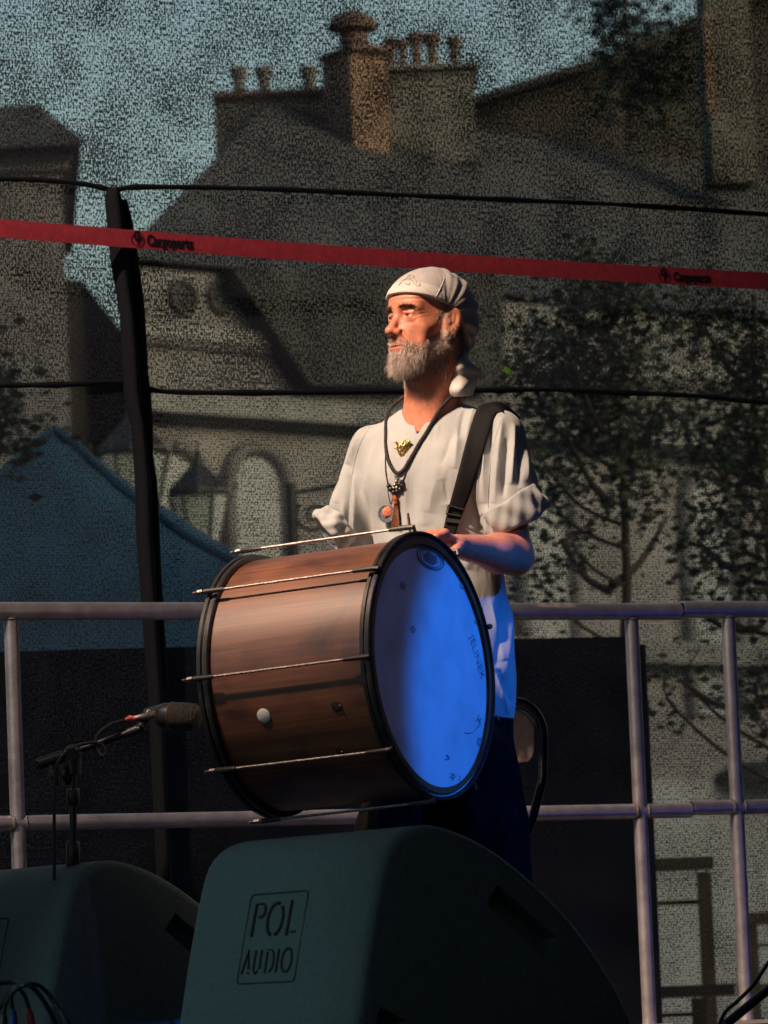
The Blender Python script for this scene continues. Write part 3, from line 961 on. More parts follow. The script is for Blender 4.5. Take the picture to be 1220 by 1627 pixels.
tree('dark_conifer', 'rounded dark tree in front of the gable', 1050, 54.3, 60, 0.1,
     [(1055, 75, 36, 28), (1040, 140, 45, 30)], 900, 0.12, m_leaf2, [], 9)
tree('small_tree', 'leafy branch tip growing beside the blue tent', -40, 20, 560, 0.05,
     [(-10, 690, 28, 40), (-40, 640, 50, 50), (8, 668, 10, 12)], 900, 0.055, m_leaf, [(-40, 760, 0, 690)], 12)

# houses on the other sides of the square, out of the picture: they shade the facades from the low sun
def row_house(name, label, x0, x1, y0, y1, ztop, face):
    t = thing(name, label, 'house', ((x0 + x1) / 2, (y0 + y1) / 2, GROUND), 'houses closing the square')
    mk('wall', box(((x0 + x1) / 2, (y0 + y1) / 2, (GROUND + ztop - 3) / 2), (x1 - x0, y1 - y0, ztop - 3 - GROUND)), m_pink, t, smooth=False)
    xm, ym = (x0 + x1) / 2, (y0 + y1) / 2
    if face == 'x':
        P = [(x0 - .3, y0, ztop - 3), (x1 + .3, y0, ztop - 3), (xm, y0, ztop)]
        d = (0, y1 - y0, 0)
    else:
        P = [(x0, y0 - .3, ztop - 3), (x0, y1 + .3, ztop - 3), (x0, ym, ztop)]
        d = (x1 - x0, 0, 0)
    mk('roof', prism([Vector(p_) for p_ in P], d), m_roof, t, smooth=False)
    for fl_ in range(3):
        for k in range(6):
            z = GROUND + 1.0 + fl_ * 3.4
            if face == 'x':
                y = y0 + (k + 0.5) * (y1 - y0) / 6
                mk('window', box((x0 - 0.02, y, z + 0.9), (0.08, 1.1, 1.8)), m_dark, t, smooth=False)
            else:
                x = x0 + (k + 0.5) * (x1 - x0) / 6
                mk('window', box((x, y1 + 0.02, z + 0.9), (1.1, 0.08, 1.8)), m_dark, t, smooth=False)
row_house('row_house', 'tall pink row house on the sunny side of the square nearer the stage', 27, 37, 2, 24, 15.6, 'x')
row_house('row_house', 'tall pink row house on the sunny side of the square farther from the stage', 27, 37, 24.2, 46, 15.6, 'x')
row_house('row_house', 'tall pink row house facing the stage across the square', -7, 26, -24, -13, 15.0, 'y')
# ------------------------------------------------------------------ guardrails at the back edge of the stage
m_rail = mat('worn_aluminium_tube', (0.62, 0.57, 0.56), 0.42, metal=0.6, vary=0.25, vscale=18, bump=0.25, bscale=150)
m_weld = mat('weld_bead', (0.38, 0.32, 0.29), 0.5, metal=0.7, bump=0.8, bscale=300)
m_tape = mat('paper_label', (0.55, 0.48, 0.47), 0.7, vary=0.35, vscale=60)
zT, zM = orail(300, 971).z, orail(300, 1303).z
def s_of(px, py, off=0.0):
    return (orail(px, py, off) - RAIL0).dot(rdir)
def rp(s, z, off=0.0):
    q = RAIL0 + rdir * s + rnrm * off
    return Vector((q.x, q.y, z))
RT, RM, RPST = 0.0235, 0.0205, 0.0195
def guardrail(label, sA, sB, posts, dz, mid_a, mid_b):
    t = thing('guardrail', label, 'guardrail', rp((sA + sB) / 2, 0), 'tubular guardrails along the stage edge')
    for nm, z, a, b_, r in (('top_rail', zT + dz, sA, sB, RT), ('mid_rail', zM + dz, mid_a, mid_b, RM)):
        ra = [(r * 0.82, 0.06), (r * 0.82, 0.0), (r, 0.0), (r, b_ - a), (r * 0.82, b_ - a), (r * 0.82, b_ - a - 0.06)]
        mk(nm, lathe(ra, rp(a, z), rdir, 20), m_rail, t)
    for s in posts:
        p = mk('post', tube([rp(s, zT + dz - RT * 0.9), rp(s, 0.006)], RPST, 18), m_rail, t)
        mk('foot_plate', box(rp(s, 0.005), (0.12, 0.12, 0.01)), m_rail, p, smooth=False)
        mk('weld', torus(rp(s, zT + dz - RT * 0.92), UP, RPST * 1.02, 0.0035, 20, 6), m_weld, p)
        for e in (-1, 1):
            mk('weld', torus(rp(s + e * RPST * 0.9, zM + dz), rdir, RM * 1.03, 0.0035, 20, 6), m_weld, p)
    return t
sJ = s_of(1080, 970)
g1 = guardrail('long tubular guardrail behind the drummer with a paper label on top', s_of(-700, 970), sJ - 0.002, [s_of(-620, 1100), s_of(24, 1180), s_of(1012, 1180)], 0, s_of(-700, 1300), s_of(1096, 1290))
g2 = guardrail('tubular guardrail section butted to the long one behind the wooden barriers', sJ + 0.006, s_of(2000, 970), [s_of(1166, 1180), s_of(1930, 1180)], 0.006, s_of(1097, 1290) + 0.003, s_of(2000, 1290))
lb = [rp(s_of(px, 963), zT) + (UP * math.cos(a) + rnrm * math.sin(a)) * (RT + 0.0008) for px in (850, 878, 908) for a in (0.15, 0.5, 0.85, 1.2)]
mk('paper_label', (lb, [(i * 4 + k, i * 4 + k + 1, i * 4 + k + 5, i * 4 + k + 4) for i in range(2) for k in range(3)]), m_tape, g1)
# ------------------------------------------------------------------ big bass drum
def cam_vec(r, u, f):
    return (_R * r + _U * u + _F * f)
DN = cam_vec(0.888 * math.cos(math.radians(8.2)), 0.888 * math.sin(math.radians(8.2)), -0.46).normalized()   # out of the front head
DC = at(688, 1057, 11.75)             # centre of the front hoop
DL, DR = 0.455, 0.3165                # depth between hoops, hoop radius
dU = (UP - DN * UP.dot(DN)).normalized()
dU = (_U - DN * _U.dot(DN)).normalized()
dS = DN.cross(dU)                     # sideways in the head plane
if dS.dot(_R) < 0:
    dS = -dS
def wood_mat():
    m, nt, b = _new('drum_wood')
    tc = N(nt, 'ShaderNodeTexCoord')
    mp = N(nt, 'ShaderNodeMapping')
    # align texture with the drum: rows of rotation taken from its axes
    rot = Matrix((DN, dU, DN.cross(dU))).to_euler()
    mp.inputs['Rotation'].default_value = rot
    nt.links.new(tc.outputs['Object'], mp.inputs[0])
    def nz(sc, scale, det=6, dist=0.0):
        m2 = N(nt, 'ShaderNodeMapping')
        m2.inputs['Scale'].default_value = sc
        nt.links.new(mp.outputs[0], m2.inputs[0])
        n = N(nt, 'ShaderNodeTexNoise')
        n.inputs['Scale'].default_value = scale
        n.inputs['Detail'].default_value = det
        n.inputs['Distortion'].default_value = dist
        nt.links.new(m2.outputs[0], n.inputs['Vector'])
        return n.outputs[0]
    grain = nz((2.2, 70, 70), 1.6, 5, 0.4)
    blot = nz((6, 7, 7), 1.0, 4, 0.3)
    r1 = ramp(nt, [(0.25, (0.105, 0.037, 0.017)), (0.5, (0.155, 0.057, 0.026)), (0.75, (0.215, 0.085, 0.040))])
    nt.links.new(grain, r1.inputs[0])
    r2 = ramp(nt, [(0.36, (0.34, 0.32, 0.33)), (0.50, (0.95, 0.95, 0.95)), (0.75, (1.2, 1.12, 1.05))])
    nt.links.new(blot, r2.inputs[0])
    mx = N(nt, 'ShaderNodeMix', data_type='RGBA', blend_type='MULTIPLY')
    mx.inputs[0].default_value = 0.85
    nt.links.new(r1.outputs[0], mx.inputs[6])
    nt.links.new(r2.outputs[0], mx.inputs[7])
    nt.links.new(mx.outputs[2], b.inputs['Base Color'])
    rr = N(nt, 'ShaderNodeMapRange')
    rr.inputs[3].default_value, rr.inputs[4].default_value = 0.34, 0.5
    nt.links.new(blot, rr.inputs[0])
    nt.links.new(rr.outputs[0], b.inputs['Roughness'])
    b.inputs['Specular IOR Level'].default_value = 0.8
    b.inputs['Coat Weight'].default_value = 0.35
    b.inputs['Coat Roughness'].default_value = 0.38
    bp = N(nt, 'ShaderNodeBump')
    bp.inputs['Strength'].default_value = 0.25
    bp.inputs['Distance'].default_value = 0.001
    nt.links.new(grain, bp.inputs['Height'])
    nt.links.new(bp.outputs[0], b.inputs['Normal'])
    return m
m_dwood = wood_mat()
m_hoop = mat('black_hoop', (0.018, 0.017, 0.018), 0.38, vary=0.4, vscale=30, bump=0.15, bscale=120, coat=0.2)
m_hoopm = mat('hoop_metal', (0.35, 0.33, 0.32), 0.35, metal=0.9, vary=0.3, vscale=40)
m_rod = mat('worn_steel_rod', (0.27, 0.235, 0.215), 0.42, metal=0.9, vary=0.55, vscale=90, bump=0.3, bscale=300)
m_claw = mat('black_claw', (0.03, 0.026, 0.025), 0.45, vary=0.4, vscale=80)
def skin_mat():
    m, nt, b = _new('drum_skin')
    tc = N(nt, 'ShaderNodeTexCoord')
    n1 = N(nt, 'ShaderNodeTexNoise')
    n1.inputs['Scale'].default_value = 9
    n1.inputs['Detail'].default_value = 8
    nt.links.new(tc.outputs['Object'], n1.inputs['Vector'])
    r = ramp(nt, [(0.3, (0.60, 0.60, 0.60)), (0.55, (0.74, 0.74, 0.73)), (0.8, (0.80, 0.80, 0.79))])
    nt.links.new(n1.outputs[0], r.inputs[0])
    nt.links.new(r.outputs[0], b.inputs['Base Color'])
    b.inputs['Roughness'].default_value = 0.5
    b.inputs['Specular IOR Level'].default_value = 0.3
    return m
m_skin = skin_mat()
dr = thing('bass_drum', 'large brown wooden bass drum with black hoops and a white head', 'drum', DC - DN * DL / 2 - UP * DR)
back = DC - DN * DL
shell = mk('shell', lathe([(DR - 0.03, 0.0), (DR - 0.016, 0.0), (DR - 0.016, DL), (DR - 0.03, DL)], back, DN, 128), m_dwood, dr)
for nm, c, sg_ in (('front', DC, 1), ('back', back, -1)):
    ax = DN * sg_
    hp_ = [(DR - 0.022, -0.026), (DR - 0.005, -0.026), (DR - 0.003, -0.024), (DR - 0.003, -0.016), (DR - 0.007, -0.0145), (DR - 0.007, -0.0105), (DR, -0.0085), (DR, 0.0), (DR - 0.002, 0.002), (DR - 0.006, 0.002), (DR - 0.008, -0.002), (DR - 0.009, -0.012)]
    hoop = mk('hoop', lathe(hp_, c, ax, 128), m_hoop, dr)
    mk('counter_hoop', torus(c + ax * -0.0125, ax, DR - 0.0068, 0.0018, 128, 6), m_hoopm, hoop)
    mk('drumhead', lathe([(0.0, -0.007), (0.15, -0.0072), (0.28, -0.0085), (DR - 0.014, -0.0095), (DR - 0.0095, -0.006), (DR - 0.0085, -0.011)], c, ax, 128), m_skin, dr)
def dpt(r, ang, h):                   # point at radius r, angle above the near side, height h along the axis from the back hoop
    # ang measured so that 90 deg = top, 0 = towards camera-left side
    return back + DN * h + (-dS * math.cos(ang) + dU * math.sin(ang)) * r
for k in range(9):
    ang = math.radians(5 + 40 * k)
    rr_ = DR + 0.011
    rod = mk('tension_rod', tube([dpt(rr_, ang, -0.028), dpt(rr_, ang, DL - 0.01)], 0.0034, 8), m_rod, dr)
    mk('claw', tube([dpt(rr_, ang, DL - 0.06), dpt(rr_, ang, DL - 0.012), dpt(rr_ - 0.001, ang, DL + 0.004), dpt(rr_ - 0.014, ang, DL + 0.007)], [0.005, 0.0065, 0.0065, 0.004], 8), m_claw, rod)
    mk('claw', tube([dpt(rr_, ang, 0.05), dpt(rr_, ang, -0.002), dpt(rr_ - 0.003, ang, -0.006)], [0.0055, 0.0068, 0.005], 8), m_claw, rod)
    mk('nut', tube([dpt(rr_, ang, -0.006), dpt(rr_, ang, -0.02), dpt(rr_, ang, -0.022), dpt(rr_, ang, -0.034)], [0.0062, 0.0062, 0.0042, 0.003], 6), m_rod, rod)
def on_shell(px, py):
    d = ray(px, py).normalized()
    o = CAM - back
    R = DR - 0.016
    dp, op = d - DN * d.dot(DN), o - DN * o.dot(DN)
    A, B, C = dp.dot(dp), 2 * dp.dot(op), op.dot(op) - R * R
    t = (-B - math.sqrt(B * B - 4 * A * C)) / (2 * A)
    p = CAM + d * t
    q = p - back
    return p, (q - DN * q.dot(DN)).normalized()
m_white = mat('white_plug', (0.72, 0.70, 0.68), 0.6)
p, n = on_shell(419, 1137)
mk('vent_plug', lathe([(0, 0.003), (0.015, 0.003), (0.017, 0.0015), (0.017, -0.002)], p, n, 24), m_white, dr)
m_scar = mat('dark_fitting', (0.05, 0.03, 0.022), 0.5)
for px, py, r in ((535, 1122, 0.014), (540, 1194, 0.010), (447, 1212, 0.008)):
    p, n = on_shell(px, py)
    ft = mk('fitting_plate', lathe([(0, 0.002), (r * 0.7, 0.0025), (r, 0.001), (r, -0.002)], p, n, 20), m_scar, dr)
    mk('screw', lathe([(0, 0.006), (0.003, 0.005), (0.004, 0.002)], p + DN * r * 0.7, n, 8), m_rod, ft)
def on_head(px, py, off=0.0):
    return onp(px, py, DC - DN * (0.0075 - off), DN)
m_mark = mat('head_print', (0.22, 0.22, 0.24), 0.6)
m_faint = mat('head_scuff', (0.36, 0.36, 0.38), 0.6, vary=0.4, vscale=120)
# oval maker's mark near the top of the head
oc = on_head(684, 887, 0.0012)
e1 = (on_head(704, 899, 0.0012) - oc)
e2 = (on_head(690, 874, 0.0012) - oc)
ov = [oc + e1 * math.cos(a) + e2 * math.sin(a) for a in [2 * PI * k / 40 for k in range(41)]]
mk('oval_emblem', join(tube(ov, 0.0016, 5), tube([oc + (p_ - oc) * 0.82 for p_ in ov], 0.001, 5)), m_mark, dr)
for k in range(-2, 3):
    a, b_ = oc + e2 * (0.22 * k) - e1 * (0.6 - 0.12 * abs(k)), oc + e2 * (0.22 * k) + e1 * (0.6 - 0.12 * abs(k))
    pts = [a.lerp(b_, i / 14) + e2 * (0.07 * math.sin(i * 2.4 + k)) for i in range(15)]
    mk('emblem_print', tube(pts, 0.0012, 5), m_mark, dr)
# handwriting along the far edge of the head
hx = on_head(775, 1105, 0.001) - on_head(752, 1020, 0.001)
hx.normalize()
hy = DN.cross(hx).normalized()
if hy.dot(_R) < 0:
    hy = -hy
mk('handwriting', place(text_shape('JELINEK', 0.036, 0.0002, -0.0004, 0.9), on_head(746, 1012, 0.0006), hx, hy, hx.cross(hy)), m_mark, dr, smooth=False)
def scribble(pxs, r=0.0008, m=m_mark):
    mk('scribble', tube(curve([on_head(x, y, 0.0006) for x, y in pxs], 5), r, 5), m, dr)
scribble([(752, 972), (757, 982), (754, 988), (759, 992)])
scribble([(762, 1136), (757, 1146), (764, 1142), (756, 1158), (752, 1163), (745, 1165), (738, 1164)])
scribble([(759, 1140), (763, 1150), (760, 1156)])
scribble([(709, 1199), (712, 1205), (707, 1207), (714, 1206), (711, 1200)])
scribble([(716, 1228), (721, 1234), (715, 1235), (722, 1229), (719, 1239), (725, 1232)])
scribble([(730, 1232), (731, 1241), (729, 1249)])
for x, y in ((762, 1178), (640, 930), (656, 1000), (735, 930)):
    q = on_head(x, y, 0.0004)
    mk('scuff', ellipsoid(q, (0.014, 0.0004, 0.010), (dS, DN, dU), 12, 6), m_faint, dr)
# ------------------------------------------------------------------ implicit surfaces (smooth blends) turned into meshes
def s_ell(P, c, r, ax=None):
    q = P - np.asarray(c)
    if ax is not None:
        q = q @ np.asarray(ax).T
    r = np.asarray(r)
    k0 = np.sqrt(((q / r) ** 2).sum(1)) + 1e-9
    k1 = np.sqrt(((q / r ** 2) ** 2).sum(1)) + 1e-9
    return k0 * (k0 - 1) / k1
def s_cone(P, a, b, r1, r2):
    a, b = np.asarray(a, float), np.asarray(b, float)
    ba = b - a
    t = np.clip((P - a) @ ba / (ba @ ba), 0, 1)
    return np.sqrt(((P - a - t[:, None] * ba) ** 2).sum(1)) - (r1 + (r2 - r1) * t)
def smin(a, b, k):
    h = np.clip(0.5 + 0.5 * (b - a) / k, 0, 1)
    return b + (a - b) * h - k * h * (1 - h)
def smax(a, b, k):
    return -smin(-a, -b, k)
def polygonize(sdf, lo, hi, h, lip=1.3, B=8):
    lo, hi = np.asarray(lo, float), np.asarray(hi, float)
    nb = np.ceil((hi - lo) / (h * B)).astype(int)
    n = nb * B + 1
    gc = np.stack(np.meshgrid(*[np.arange(k) for k in nb], indexing='ij'), -1).reshape(-1, 3)
    d = sdf(lo + (gc + 0.5) * B * h)
    act = gc[np.abs(d) < lip * B * h * 0.87 + h]
    A = np.repeat(np.repeat(np.repeat(d.reshape(nb), B, 0), B, 1), B, 2).astype(np.float32)
    A = np.pad(A, ((0, 1), (0, 1), (0, 1)), mode='edge')
    loc = np.stack(np.meshgrid(*[np.arange(B + 1)] * 3, indexing='ij'), -1).reshape(-1, 3)
    for i in range(0, len(act), 400):
        idx = (act[i:i + 400, None, :] * B + loc[None]).reshape(-1, 3)
        A[idx[:, 0], idx[:, 1], idx[:, 2]] = sdf(lo + idx * h)
    S = A < 0
    c = S[:-1, :-1, :-1].astype(np.uint8)
    for dx, dy, dz in ((1, 0, 0), (0, 1, 0), (0, 0, 1), (1, 1, 0), (1, 0, 1), (0, 1, 1), (1, 1, 1)):
        c = c + S[dx:dx + n[0] - 1, dy:dy + n[1] - 1, dz:dz + n[2] - 1]
    cells = np.argwhere((c > 0) & (c < 8))
    vid = -np.ones(n - 1, np.int32)
    vid[cells[:, 0], cells[:, 1], cells[:, 2]] = np.arange(len(cells))
    acc, cnt = np.zeros((len(cells), 3)), np.zeros(len(cells))
    cor = [(0, 0, 0), (1, 0, 0), (0, 1, 0), (1, 1, 0), (0, 0, 1), (1, 0, 1), (0, 1, 1), (1, 1, 1)]
    val = [A[cells[:, 0] + x, cells[:, 1] + y, cells[:, 2] + z] for x, y, z in cor]
    for i in range(8):
        for j in range(i + 1, 8):
            if sum(abs(a - b) for a, b in zip(cor[i], cor[j])) == 1:
                m = (val[i] < 0) != (val[j] < 0)
                t = val[i][m] / (val[i][m] - val[j][m])
                acc[m] += np.asarray(cor[i]) + t[:, None] * (np.asarray(cor[j]) - np.asarray(cor[i]))
                cnt[m] += 1
    V = lo + (cells + acc / cnt[:, None]) * h
    quads = []
    for ax in range(3):
        sl0 = [slice(1, -1)] * 3
        sl0[ax] = slice(0, -1)
        sl1 = [slice(1, -1)] * 3
        sl1[ax] = slice(1, None)
        a, b = S[tuple(sl0)], S[tuple(sl1)]
        e = np.argwhere(a != b)
        ins = a[e[:, 0], e[:, 1], e[:, 2]]
        e = e + np.array([0 if k == ax else 1 for k in range(3)])
        o1, o2 = [(1, 2), (2, 0), (0, 1)][ax]
        def cell(d1, d2):
            q = e.copy()
            q[:, o1] -= d1
            q[:, o2] -= d2
            return vid[q[:, 0], q[:, 1], q[:, 2]]
        q = np.stack([cell(1, 1), cell(0, 1), cell(0, 0), cell(1, 0)], 1)
        q[~ins] = q[~ins][:, ::-1]
        quads.append(q)
    Q = np.concatenate(quads)
    Q = Q[(Q >= 0).all(1)]
    return V, Q
def grad(sdf, V, e=0.0015):
    g = np.stack([sdf(V + np.eye(3)[k] * e) - sdf(V - np.eye(3)[k] * e) for k in range(3)], 1)
    return g / (np.linalg.norm(g, axis=1, keepdims=True) + 1e-9)
def mask(x, a, b):
    return np.clip((x - a) / (b - a), 0, 1)
A_ = lambda v: np.array(v, float)

# ------------------------------------------------------------------ the drummer: skeleton
MY = 12.35
HS = 1.055                                            # head scale
yaw, pit = math.radians(52), math.radians(4)
f0 = Vector((-math.sin(yaw), -math.cos(yaw), 0))
Hf = f0 * math.cos(pit) + UP * math.sin(pit)
Hl = Vector((math.cos(yaw), -math.sin(yaw), 0))
Hu = UP * math.cos(pit) - f0 * math.sin(pit)
HC = at(680, 510, MY - 0.03)
HM = np.array([Hf, Hl, Hu])
def hloc(P):
    return (P - A_(HC)) @ HM.T / HS
def hw(f, l, u):
    return HC + (Hf * f + Hl * l + Hu * u) * HS
ty = math.radians(25)
Tf, Tl = Vector((-math.sin(ty), -math.cos(ty), 0)), Vector((math.cos(ty), -math.sin(ty), 0))
TC = Vector((at(690, 700, MY + 0.02).x, MY + 0.02, 0))
TM = np.array([Tf, Tl, UP])
def tloc(P):
    return (P - A_(TC)) @ TM.T
def tw_(f, l, z):
    return TC + Tf * f + Tl * l + UP * z
zpx = lambda y: at(690, y, MY).z
SHL, SHR = tw_(-0.005, 0.178, zpx(701)), tw_(-0.005, -0.172, zpx(705))
ELL, WRL, HDL = at(818, 884, 12.22), at(728, 868, 12.05), at(690, 853, 11.985)
ELR, WRR, HDR = at(548, 930, 12.53), at(535, 1010, 12.36), at(525, 1040, 12.30)

# ------------------------------------------------------------------ head, in head space: f forward, l to his left, u up
def sdf_head(P):
    q = hloc(P)
    qa = q.copy()
    qa[:, 1] = np.abs(qa[:, 1])
    E = lambda c, r, ax=None: s_ell(qa, c, r, ax)
    d = E((-0.012, 0, 0.032), (0.098, 0.076, 0.088))
    d = smin(d, E((0.030, 0, -0.030), (0.062, 0.060, 0.082)), 0.03)
    d = smin(d, E((0.045, 0, 0.035), (0.048, 0.060, 0.05)), 0.03)                     # forehead
    d = smin(d, s_cone(qa, (-0.008, 0.054, -0.060), (0.066, 0.016, -0.104), 0.017, 0.017), 0.025)   # jaw
    d = smin(d, E((0.052, 0.043, -0.030), (0.026, 0.022, 0.020)), 0.022)             # cheekbone
    d = smin(d, E((0.060, 0.030, -0.055), (0.026, 0.026, 0.03)), 0.02)
    d = smin(d, E((0.070, 0, -0.070), (0.028, 0.036, 0.030)), 0.018)                 # muzzle
    d = smin(d, E((0.074, 0, -0.104), (0.020, 0.022, 0.018)), 0.018)                 # chin
    d = smin(d, s_cone(qa, (0.084, 0.008, 0.018), (0.066, 0.048, 0.020), 0.0095, 0.009), 0.014)      # brow ridge
    d = smax(d, -E((0.098, 0.032, 0.001), (0.022, 0.019, 0.0125)), 0.014)            # eye socket
    d = smax(d, -E((0.092, 0.053, -0.058), (0.02, 0.012, 0.03)), 0.026)               # hollow cheek
    d = smax(d, -E((0.060, 0.078, 0.020), (0.03, 0.012, 0.03)), 0.02)                # temple
    # nose
    ns = s_cone(qa, (0.083, 0, 0.010), (0.109, 0, -0.034), 0.0085, 0.0105)
    ns = smin(ns, E((0.112, 0, -0.038), (0.0115, 0.0115, 0.0095)), 0.008)
    ns = smin(ns, E((0.098, 0.0125, -0.041), (0.0115, 0.0085, 0.0085)), 0.007)
    ns = smin(ns, s_cone(qa, (0.080, 0.016, -0.020), (0.088, 0.014, -0.044), 0.006, 0.007), 0.012)
    d = smin(d, ns, 0.009)
    d = smax(d, -E((0.1035, 0.0068, -0.0495), (0.006, 0.0035, 0.004)), 0.003)        # nostrils
    # lips
    d = smin(d, E((0.0915, 0, -0.0690), (0.0080, 0.021, 0.0036)), 0.005)
    d = smin(d, E((0.0905, 0, -0.0778), (0.0088, 0.018, 0.0045)), 0.005)
    d = smax(d, -E((0.100, 0, -0.0733), (0.009, 0.026, 0.0013)), 0.002)
    # eyelids around the ball
    lid = E((0.0745, 0.032, 0.000), (0.0143, 0.0155, 0.0143))
    lid = smin(lid, s_cone(qa, (0.087, 0.022, 0.0065), (0.080, 0.045, 0.0055), 0.0030, 0.0028), 0.004)
    lid = smax(lid, -E((0.093, 0.0325, -0.0005), (0.015, 0.0130, 0.0036)), 0.0015)
    lid = smin(lid, s_cone(qa, (0.084, 0.022, -0.0125), (0.077, 0.045, -0.0105), 0.0032, 0.0028), 0.006)
    d = smin(d, lid, 0.005)
    d = smax(d, -s_cone(qa, (0.0935, 0.021, -0.040), (0.083, 0.036, -0.066), 0.0032, 0.003), 0.007)
    d = d + 0.0007 * np.sin(q[:, 2] * 560) * mask(q[:, 2], 0.024, 0.034) * mask(q[:, 0], 0.05, 0.07)
    d = d + 0.0006 * np.sin((q[:, 2] + q[:, 0] * 0.3) * 700) * np.exp(-(((q[:, 0] - 0.062) / 0.012) ** 2 + ((qa[:, 1] - 0.054) / 0.012) ** 2 + (q[:, 2] / 0.014) ** 2))
    # ears
    er = np.array([[0.88, -0.42, 0.22], [0.42, 0.90, 0.0], [-0.20, 0.09, 0.97]])
    er = er / np.linalg.norm(er, axis=1, keepdims=True)
    ear = E((-0.010, 0.080, -0.012), (0.022, 0.0075, 0.035), er)
    ear = smax(ear, -E((-0.005, 0.088, -0.006), (0.0135, 0.0075, 0.024), er), 0.003)
    ear = smin(ear, s_cone(qa, (-0.012, 0.082, 0.008), (-0.010, 0.081, -0.024), 0.0032, 0.003), 0.004)
    ear = smin(ear, E((-0.002, 0.077, -0.012), (0.006, 0.006, 0.009)), 0.004)
    ear = smin(ear, E((0.001, 0.076, -0.042), (0.009, 0.006, 0.010)), 0.006)
    d = smin(d, ear, 0.007)
    # neck
    nb = hloc(A_(tw_(0.005, 0, zpx(668)))[None])[0]
    d2 = s_cone(q, (-0.022, 0, -0.05), nb, 0.064, 0.071)
    for sg in (-1, 1):
        d2 = smin(d2, s_cone(q, (-0.03, 0.055 * sg, -0.055), hloc(A_(tw_(0.055, 0.018 * sg, zpx(676)))[None])[0], 0.015, 0.012), 0.015)
    d2 = smin(d2, s_ell(q, (0.032, 0, -0.125), (0.014, 0.014, 0.018)), 0.02)          # Adam's apple
    d = smin(d, d2, 0.022)
    return d * HS * 0.9
# ------------------------------------------------------------------ torso and arms
def torso_core(P, g):
    q = tloc(P)
    E = lambda c, r: s_ell(q, c, np.asarray(r) + g)
    d = E((0.0, 0, zpx(790)), (0.118, 0.176, 0.235))
    d = smin(d, E((0.0, 0, zpx(960)), (0.128, 0.165, 0.26)), 0.06)
    for sg, S in ((1, SHL), (-1, SHR)):
        sh = tloc(A_(S)[None])[0]
        d = smin(d, s_cone(q, (-0.005, 0.045 * sg, zpx(672)), sh + [0, -0.015 * sg, 0.0], 0.040 + g, 0.052 + g), 0.045)
        d = smin(d, E((0.06, 0.08 * sg, zpx(760)), (0.055, 0.075, 0.07)), 0.05)
    return d
def finger(q, pts, r):
    d = None
    for (a, b), rr in zip(zip(pts[:-1], pts[1:]), r):
        c = s_cone(q, A_(a), A_(b), rr, rr * 0.93)
        d = c if d is None else smin(d, c, 0.004)
    return d
def arm(P, sh, el, wr, hd, side):
    sh, el, wr, hd = Vector(sh), Vector(el), Vector(wr), Vector(hd)
    d = s_cone(P, A_(sh), A_(sh.lerp(el, 0.45)), 0.050, 0.047)
    d = smin(d, s_cone(P, A_(sh.lerp(el, 0.45)), A_(el), 0.046, 0.040), 0.03)
    fm = el.lerp(wr, 0.3)
    d = smin(d, s_cone(P, A_(el), A_(fm), 0.041, 0.044), 0.03)
    d = smin(d, s_cone(P, A_(fm), A_(wr), 0.043, 0.029), 0.03)
    # hand
    ax = (hd - wr).normalized()
    up = Vector((0, 0, 1)) if side == 'L' else Vector((-0.3, -0.4, 0.8))
    bk = (up - ax * up.dot(ax)).normalized()          # back of the hand
    sd = ax.cross(bk)                                 # towards little or index finger
    if side == 'L' and sd.y > 0:
        sd = -sd
    pc = wr + ax * 0.055
    M = np.array([ax, bk, sd])
    d = smin(d, s_ell(P, A_(pc), (0.055, 0.017, 0.042), M), 0.02)
    for k, (o, L) in enumerate(((-0.030, 0.066), (-0.010, 0.080), (0.011, 0.084), (0.031, 0.074))):
        k0 = wr + ax * (0.092 - 0.2 * abs(o)) + sd * o + bk * 0.005
        k1 = k0 + (ax * 0.80 - bk * 0.42).normalized() * L * 0.48
        k2 = k1 + (ax * 0.10 - bk * 0.98).normalized() * L * 0.34
        k3 = k2 + (-ax * 0.70 - bk * 0.55).normalized() * L * 0.26
        d = smin(d, finger(P, (k0, k1, k2, k3), (0.0105, 0.0095, 0.0085)), 0.006)
        d = smin(d, s_ell(P, A_(k0 + bk * 0.004), (0.011, 0.009, 0.010), M), 0.006)
    t0 = wr + ax * 0.03 + sd * 0.034 - bk * 0.006
    t1 = t0 + (ax * 0.7 + sd * 0.35 - bk * 0.55).normalized() * 0.042
    t2 = t1 + (ax * 0.75 - sd * 0.4 - bk * 0.4).normalized() * 0.034
    d = smin(d, finger(P, (t0, t1, t2), (0.0135, 0.0105)), 0.010)
    return d
def sdf_body(P):
    d = torso_core(P, -0.012)
    d = smin(d, arm(P, SHL, ELL, WRL, HDL, 'L'), 0.02)
    d = smin(d, arm(P, SHR, ELR, WRR, HDR, 'R'), 0.02)
    m = P[:, 2] > zpx(690)
    if m.any():
        d[m] = smin(d[m], sdf_head(P[m]), 0.03)
    return d
person = thing('person', 'bearded man in a cream shirt and white head scarf standing behind the drum', 'person', Vector((TC.x, TC.y, 0)))
lo = A_((at(470, 900, 12.4).x, 11.9, zpx(1030)))
hi = A_((at(880, 900, 12.2).x, 12.62, zpx(405)))
BV, BQ = polygonize(sdf_body, lo, hi, 0.0023)
hq = hloc(BV)
ql = np.abs(hq[:, 1])
skin = np.tile(A_((0.56, 0.218, 0.128)), (len(BV), 1))
inhead = (BV[:, 2] > zpx(690))
def blend(C, w, col):
    return C * (1 - w[:, None]) + A_(col) * w[:, None]
lipw = np.exp(-(((hq[:, 0] - 0.1) / 0.014) ** 2 + (ql / 0.021) ** 4 + ((hq[:, 2] + 0.0740 + 6 * ql ** 2) / 0.0075) ** 4)) * inhead
skin = blend(skin, lipw * 0.5, (0.42, 0.115, 0.085))
